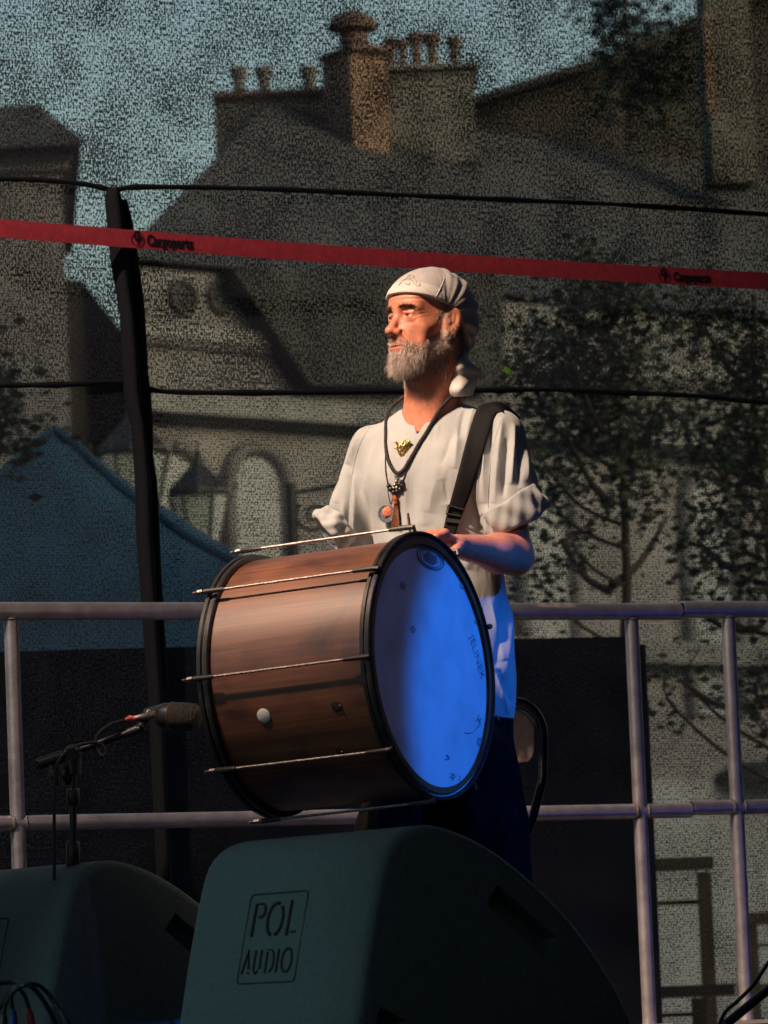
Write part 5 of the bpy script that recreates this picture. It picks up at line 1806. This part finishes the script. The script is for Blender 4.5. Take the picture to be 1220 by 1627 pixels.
# braided cord necklace with beads and a tassel
m_cord = mat('dark_cord', (0.022, 0.016, 0.018), 0.6, vary=0.5, vscale=220, bump=0.8, bscale=500)
m_bead = mat('black_bead', (0.02, 0.02, 0.022), 0.25, vary=0.3, vscale=150)
m_silver = mat('old_silver', (0.35, 0.32, 0.28), 0.35, metal=0.9, vary=0.5, vscale=200)
both = [tuple(v) for v in SV2] 
allV = np.concatenate([SV2, BV])
allF = [tuple(int(i) for i in f) for f in SQ] + [tuple(int(i) + len(SV2) for i in f) for f in BQ]
allbvh = BVHTree.FromPolygons([tuple(v) for v in allV], allF)
def zq(x, y):                        # coordinates in my 180x240 px enlargement of the chest
    return 580 + x / 6.778, 620 + y / 6.778
def cord(pts, r, off=None, seg=8):
    pp = [zq(*p_) for p_ in pts]
    c2 = curve([Vector((x, y, 0)) for x, y in pp], 8)
    L = lay([(p_.x, p_.y) for p_ in c2], r * 1.05 if off is None else off, allbvh)
    P = [p_[0] for p_ in L]
    Ys = [p_.y for p_ in P]
    P = [at(c2[i].x, c2[i].y, sum(Ys[max(0, i - 3):i + 4]) / len(Ys[max(0, i - 3):i + 4]) - 0.001) for i in range(len(P))]
    return P
ck = thing('cord_necklace', 'thick braided dark cord necklace with black beads and brown tassel', 'necklace', at(633, 780, 12.15))
P = cord([(420, 70), (378, 96), (330, 140), (262, 215), (228, 330), (222, 480), (225, 620), (245, 740), (290, 840), (345, 892), (400, 870), (450, 800), (520, 680), (590, 560), (650, 470), (720, 350), (800, 210), (870, 130), (925, 72)], 0.0042)
def braid(P, R, r, turns, ph):
    out = []
    n = len(P)
    for i, p_ in enumerate(P):
        d = (P[min(i + 1, n - 1)] - P[max(0, i - 1)]).normalized()
        x, y, z = frame(d, -_F)
        a = ph + turns * 2 * PI * i / n
        out.append(p_ + (x * math.cos(a) + y * math.sin(a)) * R)
    return out
nc_ = at(687, 640, 12.37)
nc_.z = 0
a0_, a1_ = P[0], P[-1]
def ang_(p_):
    return math.atan2((p_ - nc_).dot(Tl), (p_ - nc_).dot(Tf))
t0_, t1_ = ang_(a1_), ang_(a0_)
if t0_ < 0:
    t0_ += 2 * PI
while t1_ < t0_:
    t1_ += 2 * PI
r0_, r1_ = (Vector((a1_.x, a1_.y, 0)) - nc_).length, (Vector((a0_.x, a0_.y, 0)) - nc_).length
neck_arc = []
for k in range(1, 12):
    f_ = k / 12
    an_, rr_ = t0_ + (t1_ - t0_) * f_, (r0_ + (r1_ - r0_) * f_) * (1 - math.sin(PI * f_) ** 0.6) + 0.079 * math.sin(PI * f_) ** 0.6
    neck_arc.append(nc_ + Tf * (rr_ * math.cos(an_)) + Tl * (rr_ * math.sin(an_)) + UP * (a1_.z + (a0_.z - a1_.z) * f_ + 0.012 * math.sin(PI * f_)))
P = P[::2] + [P[-1]] + neck_arc
Pd = curve(P, 8)
for k in range(3):
    mk('braided_strand', tube(braid(Pd, 0.0022, 0.0026, 52, 2.094 * k), 0.0026, 6), m_cord, ck)
P2 = cord([(222, 640), (218, 780), (228, 920), (250, 1010), (300, 1080), (340, 1100)], 0.0017)
mk('thin_cord', tube(P2, 0.0016, 6), m_cord, ck)
P2 = cord([(440, 840), (425, 920), (400, 1000), (370, 1070), (335, 1105)], 0.0017)
mk('thin_cord', tube(P2, 0.0016, 6), m_cord, ck)
def spot(x, y, off, bvh=None):
    px, py = zq(x, y)
    L = lay([(px, py)], off, bvh or shirtbvh)
    return L[0]
def lump(c, r, seed, m, parent, name='bead'):
    V, Fc = ellipsoid(c, (r, r, r), None, 12, 8)
    V = np.array([tuple(v) for v in V])
    V = A_(c) + (V - A_(c)) * (1 + wob(V, 700, 0.12, seed))[:, None]
    mk(name, (V, Fc), m, parent, 'all')
for i, (x, y, r) in enumerate(((262, 1030, 30), (285, 1065, 34), (312, 1095, 30), (350, 1090, 30), (385, 1070, 32), (408, 1030, 34), (405, 990, 30), (378, 1010, 26))):
    lump(spot(x, y, 0.004)[0], r / 6.778 / 648 * 0.9, 40 + i, m_bead, ck)
for i, (x, y, r) in enumerate(((330, 1020, 22), (345, 985, 20), (318, 1050, 18), (352, 1050, 20), (340, 930, 16))):
    lump(spot(x, y, 0.006)[0], r / 6.778 / 648, 60 + i, m_silver, ck, 'charm')
c0, n0 = spot(345, 905, 0.006)
mk('jump_ring', torus(c0, n0, 0.0042, 0.0009, 16, 6), m_silver, ck)
c0, n0 = spot(345, 950, 0.006)
mk('jump_ring', torus(c0, n0, 0.0042, 0.0009, 16, 6), m_silver, ck)
m_tass = mat('brown_tassel', (0.22, 0.085, 0.035), 0.75, vary=0.4, vscale=60)
m_redb = mat('amber_bead', (0.42, 0.09, 0.03), 0.3, vary=0.2)
a, n_ = spot(330, 1125, 0.006)
b_, _n = spot(345, 1215, 0.006)
mk('tassel_cap', tube([a, a.lerp(b_, .3), a.lerp(b_, .35), a.lerp(b_, .6), a.lerp(b_, .65), b_], [0.0045, 0.0055, 0.0062, 0.0062, 0.0050, 0.0058], 10), m_redb, ck)
rt = []
for i in range(70):
    u = random.uniform(-1, 1)
    v_ = random.uniform(-1, 1)
    e, _n = spot(350 + u * 45, 1490 + random.uniform(-15, 10), 0.004 + 0.003 * (1 + v_))
    rt.append(tube([b_ + Vector((u * 0.004, v_ * 0.003, 0)), b_.lerp(e, 0.4) + Vector((u * 0.003, 0, 0)), e], [0.0009, 0.0008, 0.0006], 4, cap=False))
mk('tassel_threads', join(*rt), m_tass, ck)

pn = thing('pendant_necklace', 'round clear pendant with an orange stone on a thin cord', 'necklace', spot(270, 1400, 0.01)[0])
P2 = cord([(232, 900), (240, 1050), (255, 1160), (270, 1225)], 0.0008)
mk('thin_cord', tube(P2, 0.0007, 5), m_cord, pn)
P2 = cord([(300, 1150), (285, 1190), (270, 1228)], 0.0008)
mk('thin_cord', tube(P2, 0.0007, 5), m_cord, pn)
pc_, pn_ = spot(250, 1330, 0.0)
pn_ = (Tf - _F * 0.4 - UP * 0.05).normalized()
pc_ = pc_ + pn_ * 0.011
pr = 95 / 6.778 / 648
m_glass = mat('pendant_disc', (0.30, 0.34, 0.42), 0.15, metal=0.6, vary=0.4, vscale=150)
m_stone2 = mat('orange_stone', (0.75, 0.22, 0.12), 0.2, vary=0.5, vscale=140, coat=0.6)
disc = mk('pendant_disc', lathe([(0, 0.0015), (pr * 0.86, 0.0015), (pr * 0.93, 0.003), (pr, 0.002), (pr, -0.002), (0, -0.003)], pc_, pn_, 32), m_glass, pn)
mk('rim', torus(pc_ + pn_ * 0.001, pn_, pr, 0.0011, 32, 6), m_silver, disc)
x_, y_, z_ = frame(pn_)
sc2 = pc_ + pn_ * 0.003 + _R * 0.0035 + _U * 0.002
ang = [2 * PI * k / 9 for k in range(9)]
poly = [sc2 + (_R * math.cos(a) * 0.66 + _U * math.sin(a) * (0.80 if math.sin(a) > 0 else 0.6)) * pr for a in ang]
top_ = [sc2 + (p_ - sc2) * 0.6 + pn_ * 0.003 for p_ in poly]
mk('stone', (poly + top_ + [sc2 + pn_ * 0.004], [(i, (i + 1) % 9, 9 + (i + 1) % 9, 9 + i) for i in range(9)] + [(9 + i, 9 + (i + 1) % 9, 18) for i in range(9)]), m_stone2, disc, smooth=False)

# gold brooch shaped like a small shield with relief
m_gold = mat('gold', (0.75, 0.52, 0.20), 0.28, metal=1.0, vary=0.35, vscale=300, bump=0.6, bscale=500)
bc, bnn = spot(420, 620, 0.0)
bnn = (Tf - _F * 0.4 + UP * 0.15).normalized()
bc = bc + bnn * 0.008
br = thing('gold_brooch', 'small gold brooch pinned below the neck notch of his shirt', 'brooch', bc)
k_ = 1 / 6.778 / 648
def bp_(x, y, h):
    return bc + (_R * (x - 420) - _U * (y - 620)) * k_ + bnn * h
outl = [(345, 560), (380, 575), (430, 545), (470, 540), (500, 560), (490, 620), (470, 690), (435, 725), (405, 735), (375, 700), (350, 640)]
inl = [(420 + (x - 420) * 0.75, 635 + (y - 635) * 0.75) for x, y in outl]
nO = len(outl)
Vb = [bp_(x, y, -0.003) for x, y in outl] + [bp_(x, y, 0.0015) for x, y in outl] + [bp_(x, y, 0.004) for x, y in inl] + [bp_(415, 630, 0.0045)]
Fb = [(i, (i + 1) % nO, nO + (i + 1) % nO, nO + i) for i in range(nO)] + [(nO + i, nO + (i + 1) % nO, 2 * nO + (i + 1) % nO, 2 * nO + i) for i in range(nO)] + [(2 * nO + i, 2 * nO + (i + 1) % nO, 3 * nO) for i in range(nO)]
mk('plate', (Vb, Fb), m_gold, br)
for i, (x, y, r) in enumerate(((395, 615, 20), (440, 605, 20), (420, 640, 16), (400, 665, 14), (438, 660, 14), (418, 690, 18), (345, 570, 14), (490, 565, 14), (338, 630, 10), (420, 575, 16))):
    lump(bp_(x, y, 0.0022), r * k_, 80 + i, m_gold, br, 'relief')

# thin drum switch in his left hand
m_stick = mat('dark_stick', (0.16, 0.09, 0.06), 0.5)
sp_, se_ = at(648, 815, 11.97), at(659, 905, 11.99)
tag(mk('drumstick', tube([sp_, sp_.lerp(se_, 0.1), sp_.lerp(se_, .5), se_], [0.0028, 0.0036, 0.0034, 0.003], 10), m_stick, None, origin=se_), 'thin dark drumstick tip held upright above the hoop', 'drumstick')

# ------------------------------------------------------------------ folding chair behind him
m_chair = mat('brown_steel_panel', (0.42, 0.31, 0.26), 0.4, metal=0.3, vary=0.2, vscale=30)
m_ctube = mat('dark_steel_tube', (0.05, 0.045, 0.045), 0.28, metal=0.7)
cy = math.radians(38)
cf, cl_ = Vector((-math.sin(cy), -math.cos(cy), 0)), Vector((math.cos(cy), -math.sin(cy), 0))
ctop = at(874, 1160, 12.78)          # outer side of the frame, upper corner
CB = Vector((ctop.x, ctop.y, 0)) - cl_ * 0.225
chair = thing('folding_chair', 'brown steel folding chair behind the man', 'chair', CB)
hT = at(840, 1112, 12.78).z
def cpt(f, l, z):
    return CB + cf * f + cl_ * l + UP * z
def arcU(f_of, half, zt, r, zb):
    pts = []
    for sgn in (-1, 1):
        seq = [(sgn * half * (1 - 0.0 * 1), z) for z in np.linspace(zb, zt - r, 8)]
        seq += [(sgn * (half - r + r * math.cos(a)), zt - r + r * math.sin(a)) for a in np.linspace(0.15, PI / 2, 8)]
        pts.append(seq if sgn < 0 else seq[::-1])
    allp = pts[0] + pts[1]
    return [cpt(f_of(z), l, z) for l, z in allp]
fo = lambda z: 0.02 + (hT - z) * 0.62 * (z < hT - 0.24) - 0.62 * 0.24 * (z < hT - 0.24) + (hT - z) * 0.10
mk('front_frame', tube(arcU(fo, 0.225, hT, 0.10, 0.006), 0.0115, 12), m_ctube, chair)
V, Fc = [], []
for j in range(13):
    z = hT - 0.022 - 0.135 * j / 12
    cut = 0.06 * max(0, 1 - (j / 12) / 0.4) ** 2 + 0.03 * max(0, (j / 12 - 0.8) / 0.2) ** 2
    for i in range(25):
        l = (-1 + 2 * i / 24) * (0.206 - cut)
        V.append(cpt(fo(z) - 0.035 * (1 - (l / 0.206) ** 2) + 0.006, l, z))
Fc = [(j * 25 + i, j * 25 + i + 1, (j + 1) * 25 + i + 1, (j + 1) * 25 + i) for j in range(12) for i in range(24)]
bk_ = mk('backrest', (V, Fc), m_chair, chair, 'all')
s_ = bk_.modifiers.new('solid', 'SOLIDIFY')
s_.thickness = 0.006
SZ = 0.43
seat = mk('seat', prism([cpt(0.06 + 0.19 * math.cos(a) * (1 if math.cos(a) > 0 else 1) + 0.12, 0.19 * math.sin(a), SZ) for a in [2 * PI * k / 32 for k in range(32)]], UP * 0.018), m_chair, chair)
for sgn in (-1, 1):
    mk('rear_leg', tube([cpt(0.30, 0.2 * sgn, SZ), cpt(-0.12, 0.2 * sgn, 0.006)], 0.011, 10), m_ctube, chair)
mk('cross_bar', tube([cpt(-0.08, -0.2, 0.08), cpt(-0.08, 0.2, 0.08)], 0.008, 8), m_ctube, chair)
mk('cross_bar', tube([cpt(fo(0.12), -0.225, 0.12), cpt(fo(0.12), 0.225, 0.12)], 0.008, 8), m_ctube, chair)

# ------------------------------------------------------------------ stage monitors
m_mon = mat('speckled_monitor_paint', (0.085, 0.125, 0.122), 0.62, vary=0.28, vscale=140, bump=0.9, bscale=520, spec=0.4)
m_monl = mat('engraved_black', (0.012, 0.012, 0.012), 0.7)
m_grill = mat('speaker_grille', (0.02, 0.02, 0.02), 0.5, metal=0.5)
PROF = [(0.05, 0.0), (0.036, 0.012), (0.03, 0.035)] + [(p_.x, p_.y) for p_ in curve([Vector((0.035, 0.06, 0)), Vector((0.070, 0.225, 0)), Vector((0.108, 0.365, 0)), Vector((0.145, 0.415, 0)), Vector((0.20, 0.437, 0)), Vector((0.26, 0.434, 0)), Vector((0.35, 0.40, 0)), Vector((0.45, 0.335, 0)), Vector((0.56, 0.235, 0)), Vector((0.65, 0.115, 0)), Vector((0.695, 0.03, 0))], 4)] + [(0.70, 0.0)]
def monitor(px, py, Y, yawd, label, W=0.67, sc=1.0):
    """px, py: bottom corner shared by the labelled panel and the visible side"""
    ya = math.radians(yawd)
    o = at(px, py, Y)
    o.z = 0.003
    L = Vector((math.sin(ya), math.cos(ya), 0))      # away from the panel
    S = Vector((-math.cos(ya), math.sin(ya), 0))     # along the panel, away from the visible side
    t = thing('stage_monitor', label, 'speaker', o + S * W / 2 + L * 0.3)
    pr_ = [(s * sc * 1.10, z * sc * 1.02) for s, z in PROF]
    cab = mk('cabinet', prism([o + L * s + UP * z for s, z in pr_], S * W), m_mon, t)
    bevel(cab, 0.03 * sc, 5, 60)
    # carve hand grips into the side
    cutters = []
    def slot(s0, z0, s1, z1, w_, d):
        a, b_ = Vector((s0, z0)), Vector((s1, z1))
        dd = (b_ - a).normalized()
        n = Vector((-dd.y, dd.x))
        poly = [a + n * w_, a - n * w_, b_ - n * w_, b_ + n * w_]
        return prism([o + L * p_.x * sc + UP * p_.y * sc - S * 0.02 for p_ in poly], S * (d + 0.02))
    cs = mk('grip_cutter', join(slot(0.40, 0.30, 0.55, 0.185, 0.026, 0.05)), None, None, smooth=False)
    cs2 = mk('grip_cutter', slot(0.09, 0.05, 0.16, 0.02, 0.025, 0.04), None, None, smooth=False)
    bpy.context.view_layer.update()
    for c_ in (cs, cs2):
        bo = cab.modifiers.new('grip', 'BOOLEAN')
        bo.object, bo.operation, bo.solver = c_, 'DIFFERENCE', 'EXACT'
    bpy.context.view_layer.update()
    dg = bpy.context.evaluated_depsgraph_get()
    me = bpy.data.meshes.new_from_object(cab.evaluated_get(dg))
    cab.modifiers.clear()
    cab.data = me
    for c_ in (cs, cs2):
        bpy.data.objects.remove(c_)
    for p_ in cab.data.polygons:
        p_.use_smooth = True
    cab.data.set_sharp_from_angle(angle=math.radians(38))
    # grille on the sloping face that looks at the musician
    g0, g1 = Vector((0.36, 0.40)) * sc, Vector((0.64, 0.15)) * sc
    gd = (g1 - g0).normalized()
    gn = Vector((-gd.y, gd.x))
    if gn.y < 0:
        gn = -gn
    gp_ = [o + L * p_.x + UP * p_.y + S * u for p_, u in ((g0, 0.06), (g1, 0.06), (g1, W - 0.06), (g0, W - 0.06))]
    mk('grille', prism([p_ + (L * gn.x + UP * gn.y) * 0.012 for p_ in gp_], (L * gn.x + UP * gn.y) * 0.01), m_grill, t, smooth=False)
    # panel frame of reference: X along the panel to the right as seen, Y up the panel
    up_ = (L * 0.085 + UP * 0.40).normalized()
    X = -S
    nrm = X.cross(up_).normalized()
    if nrm.dot(L) > 0:
        nrm = -nrm
    base = o + L * 0.03 * sc
    def pp(u, v, h=0.001):           # u from the visible side edge, v up the panel
        u, v = u * 0.93 + 0.078, 0.135 + (v - 0.095) * 0.82
        z = v * sc
        return o + L * float(np.interp(z, [q_[1] for q_ in pr_[:24]], [q_[0] for q_ in pr_[:24]])) + UP * z + S * u + nrm * h
    lw = [(0.175, 0.325), (0.405, 0.325), (0.405, 0.095), (0.175, 0.095)]
    rc = 0.012
    ring = []
    for (u, v), (su, sv), a0 in zip(lw, ((1, -1), (-1, -1), (-1, 1), (1, 1)), (PI / 2, 0, -PI / 2, PI)):
        for k in range(4):
            pass
    ring = [pp(u, v) for u, v in ((0.187, 0.325), (0.393, 0.325), (0.402, 0.322), (0.405, 0.313), (0.405, 0.107), (0.402, 0.098), (0.393, 0.095), (0.187, 0.095), (0.178, 0.098), (0.175, 0.107), (0.175, 0.313), (0.178, 0.322), (0.187, 0.325))]
    mk('logo_frame', tube(ring, 0.0017, 6), m_monl, t)
    def stroke(pts, r):
        return tube([pp(u, v, 0.0008) for u, v in pts], r, 6)
    def el(u, v, ru, rv, a0, a1, r):
        return stroke([(u - ru * math.cos(a), v + rv * math.sin(a)) for a in np.linspace(a0, a1, 14)], r)
    # stencil letters, u runs to the left so larger u = further left in the picture
    T1 = 0.0042
    mk('letter', join(stroke([(0.375, 0.215), (0.375, 0.30)], T1), stroke([(0.372, 0.30), (0.347, 0.30)], T1 * .6), el(0.352, 0.281, 0.016, 0.016, 0.9, -1.9, T1)), m_monl, t)
    mk('letter', join(el(0.290, 0.257, 0.030, 0.042, 1.3, 4.4, T1), el(0.286, 0.257, 0.026, 0.040, 0.9, -1.4, T1)), m_monl, t)
    mk('letter', join(stroke([(0.234, 0.213), (0.234, 0.303)], T1), stroke([(0.222, 0.222), (0.200, 0.222)], T1 * .6)), m_monl, t)
    T2 = 0.0032
    y0, y1 = 0.120, 0.180
    mk('letter', join(stroke([(0.392, y0), (0.374, y1), (0.366, y0 + .012)], T2), stroke([(0.366, y0 + .004), (0.365, y0)], T2)), m_monl, t)
    mk('letter', join(stroke([(0.346, y1), (0.346, y0 + .008), (0.338, y0), (0.328, y0 + .006)], T2), stroke([(0.322, y1), (0.322, y0 + .010)], T2)), m_monl, t)
    mk('letter', join(stroke([(0.298, y0), (0.298, y1 - .006)], T2), stroke([(0.300, y1), (0.282, y1 - .001)], T2 * .6), el(0.287, 0.150, 0.018, 0.028, 1.2, -1.3, T2)), m_monl, t)
    mk('letter', stroke([(0.254, y0), (0.254, y1)], T2), m_monl, t)
    mk('letter', join(el(0.218, 0.150, 0.018, 0.030, 1.4, 4.5, T2), el(0.216, 0.150, 0.018, 0.030, 1.2, -1.5, T2)), m_monl, t)
    return t
monitor(543, 1652, 10.35, 54, 'large dark wedge stage monitor with engraved lettering in front of the drum')
monitor(48, 1664, 11.75, 54, 'dark wedge stage monitor in front of the microphone stand')

# ------------------------------------------------------------------ microphone on a boom stand
m_mic = mat('mic_body', (0.03, 0.03, 0.035), 0.35, metal=0.5, vary=0.2)
m_micg = mat('mic_grille', (0.028, 0.025, 0.024), 0.55, metal=0.5, vary=0.4, vscale=500, bump=1.0, bscale=900)
m_ring = mat('mic_ring', (0.30, 0.19, 0.11), 0.35, metal=0.9)
MYD = 11.95
mc = thing('microphone', 'black kick drum microphone with a brass ring aimed at the drum', 'microphone', at(262, 1142, MYD))
ma, mb_ = at(254, 1137, MYD + 0.02), at(318, 1140, MYD - 0.02)
md_ = (mb_ - ma).normalized()
Lm = (mb_ - ma).length
gr = mk('grille', lathe([(0.0, Lm), (0.018, Lm * 0.985), (0.028, Lm * 0.93), (0.032, Lm * 0.84), (0.0335, Lm * 0.6), (0.0335, Lm * 0.34), (0.032, Lm * 0.30)], ma, md_, 32), m_micg, mc)
for k in range(9):
    mk('grille_rib', torus(ma + md_ * Lm * (0.38 + 0.065 * k), md_, 0.0335 * (1 if k < 6 else 0.985 - 0.012 * (k - 6)), 0.0007, 32, 5), m_micg, gr)
mk('ring', torus(ma + md_ * Lm * 0.30, md_, 0.0325, 0.0022, 32, 6), m_ring, mc)
mk('body', lathe([(0.032, Lm * 0.30), (0.031, Lm * 0.12), (0.026, Lm * -0.02), (0.014, -Lm * 0.10), (0.0, -Lm * 0.11)], ma, md_, 28), m_mic, mc)
mk('clip_mount', tube([ma + md_ * Lm * 0.05 + UP * 0.012, ma - md_ * 0.03 + UP * 0.006, at(222, 1158, MYD)], [0.016, 0.013, 0.011], 10), m_mic, mc)
mk('connector', tube([ma - md_ * 0.006 + UP * 0.004, at(232, 1138, MYD), at(213, 1142, MYD)], [0.0095, 0.0085, 0.0075], 12), m_rod, mc)
m_redc = mat('red_sleeve', (0.45, 0.03, 0.04), 0.5)
cbl = thing('microphone_cable', 'black microphone cable with a red sleeve looping under the boom arm', 'cable', at(90, 1375, MYD))
mk('sleeve', tube([at(214, 1142, MYD), at(206, 1141, MYD), at(199, 1144, MYD)], [0.0075, 0.0078, 0.0045], 10), m_redc, cbl)
m_cab = mat('cable_rubber', (0.014, 0.014, 0.015), 0.5)
mk('cord', tube(curve([at(199, 1144, MYD), at(178, 1150, MYD - .02), at(160, 1162, MYD - .02), at(152, 1176, MYD - .02), at(156, 1192, MYD - .025), at(163, 1201, MYD - .03), at(168, 1194, MYD - .03), at(158, 1181, MYD - .03), at(132, 1182, MYD - .03), at(110, 1192, MYD - .03), at(93, 1210, MYD - .04), at(87, 1240, MYD - .04), at(86, 1300, MYD - .04), at(86, 1400, MYD - .04), at(90, 1560, MYD - .04), Vector((at(90, 1640, MYD).x, MYD - 0.05, 0.008))], 6), 0.0042, 8), m_cab, cbl)
ms = thing('microphone_stand', 'black boom microphone stand behind the wedge monitor', 'stand', Vector((at(113, 1640, MYD).x, MYD + 0.01, 0)))
m_std = mat('stand_black', (0.018, 0.018, 0.02), 0.42, vary=0.3)
mk('boom_arm', tube([at(60, 1215, MYD + .01), at(125, 1192, MYD), at(222, 1158, MYD)], 0.0085, 10), m_std, ms)
mk('arm_grip', tube([at(59, 1215, MYD + .01), at(62, 1214, MYD + .01), at(96, 1203, MYD + .01), at(106, 1200, MYD + 0.01)], [0.010, 0.0145, 0.0155, 0.012], 12), m_std, ms)
mk('arm_collar', tube([at(203, 1165, MYD), at(218, 1159, MYD)], 0.0115, 10), m_std, ms)
hd_ = at(116, 1197, MYD)
mk('clutch', join(ellipsoid(hd_, (0.022, 0.026, 0.022)), tube([hd_, hd_ - UP * 0.05], [0.02, 0.018], 12)), m_std, ms)
mk('clutch_knob', tube([hd_ - _F * 0.02, hd_ - _F * 0.045], [0.013, 0.015], 10), m_mic, ms)
mk('clutch_screw', tube([at(122, 1189, MYD - .02), at(122, 1189, MYD - .035)], 0.005, 8), m_rod, ms)
for px in (83, 101):
    mk('clamp_jaw', tube([at(px, 1216, MYD - .01), at(px + 2, 1232, MYD - .01), at(px + 8, 1246, MYD)], [0.011, 0.012, 0.006], 8), m_std, ms)
    mk('clamp_bolt', tube([at(px, 1226, MYD - .022), at(px, 1226, MYD - .03)], 0.004, 6), m_rod, ms)
pt = hd_ - UP * 0.03
fz = lambda py: at(113, py, MYD).z
px_ = Vector((ms.location.x, ms.location.y, 0))
top_ = hd_ - UP * 0.02
lean = lambda z: px_.lerp(Vector((top_.x, top_.y, 0)), z / top_.z) + UP * z
mk('upper_tube', tube([lean(top_.z), lean(0.42)], 0.0088, 10), m_std, ms)
mk('height_clutch', tube([lean(fz(1252)), lean(fz(1256)), lean(fz(1276)), lean(fz(1280))], [0.012, 0.0155, 0.0155, 0.011], 12), m_std, ms)
mk('height_clutch', tube([lean(fz(1336)), lean(fz(1340)), lean(fz(1375)), lean(fz(1380))], [0.012, 0.0165, 0.0165, 0.012], 12), m_std, ms)
mk('lower_tube', tube([lean(0.44), lean(0.03)], 0.012, 10), m_std, ms)
for k in range(3):
    a = 0.5 + 2.094 * k
    mk('leg', tube([lean(0.14), px_ + Vector((0.28 * math.cos(a), 0.28 * math.sin(a), 0.011))], 0.009, 8), m_std, ms)

# ------------------------------------------------------------------ cables on the floor
def floor_cable(name, pxs, Y, r, label, plug=None):
    t = thing(name, label, 'cable', at(pxs[-1][0], pxs[-1][1], Y))
    mk('cord', tube(curve([at(x, y, Y + (k % 3) * 0.012) for k, (x, y) in enumerate(pxs)], 8), r, 8), m_cab, t)
    if plug:
        e, e2 = at(pxs[-1][0], pxs[-1][1], Y + ((len(pxs) - 1) % 3) * 0.012), at(pxs[-1][0] + plug[1], pxs[-1][1] + 26, Y)
        mk('plug', tube([e, e.lerp(e2, 0.3), e2], [r * 1.1, r * 1.9, r * 1.9], 10), plug[0], t)
m_blu = mat('blue_plug', (0.02, 0.03, 0.16), 0.5)
m_pr = mat('red_plug', (0.20, 0.015, 0.02), 0.5)
CYD = 10.5
floor_cable('multicore_cable', [(-60, 1600), (-20, 1568), (20, 1560), (50, 1568), (75, 1600), (92, 1640), (100, 1690)], CYD, 0.0055, 'black cable arching highest over the monitor corner')
floor_cable('multicore_cable', [(-30, 1650), (0, 1600), (20, 1570), (45, 1563), (65, 1568), (85, 1590), (105, 1625), (118, 1690)], CYD - 0.03, 0.0048, 'black cable reaching farthest across the monitor side')
floor_cable('multicore_cable', [(40, 1566), (22, 1572), (10, 1592), (6, 1612)], CYD - 0.05, 0.0045, 'black cable ending in a dark plug', (m_cab, -2))
floor_cable('multicore_cable', [(30, 1568), (18, 1582), (20, 1604)], CYD - 0.06, 0.0045, 'black cable ending in a blue plug', (m_blu, 2))
floor_cable('multicore_cable', [(24, 1566), (38, 1580), (46, 1604)], CYD - 0.04, 0.0045, 'black cable ending in a red plug', (m_pr, 4))
floor_cable('speaker_cable', [(1320, 1420), (1260, 1480), (1222, 1528), (1196, 1566), (1170, 1592), (1150, 1612), (1130, 1660)], 11.5, 0.0045, 'thin black cable slanting past the outer guardrail post')
t = thing('tilted_stand_leg', 'thick black stand leg slanting past the outer guardrail post', 'stand', at(1150, 1640, 11.6))
mk('leg', tube([at(1330, 1488, 11.9), at(1220, 1573, 11.7), at(1150, 1630, 11.6)], 0.011, 10), m_std, t)
mk('foot', tube([at(1156, 1625, 11.6), at(1148, 1632, 11.6), at(1140, 1638, 11.6)], [0.013, 0.015, 0.012], 10), m_cab, t)
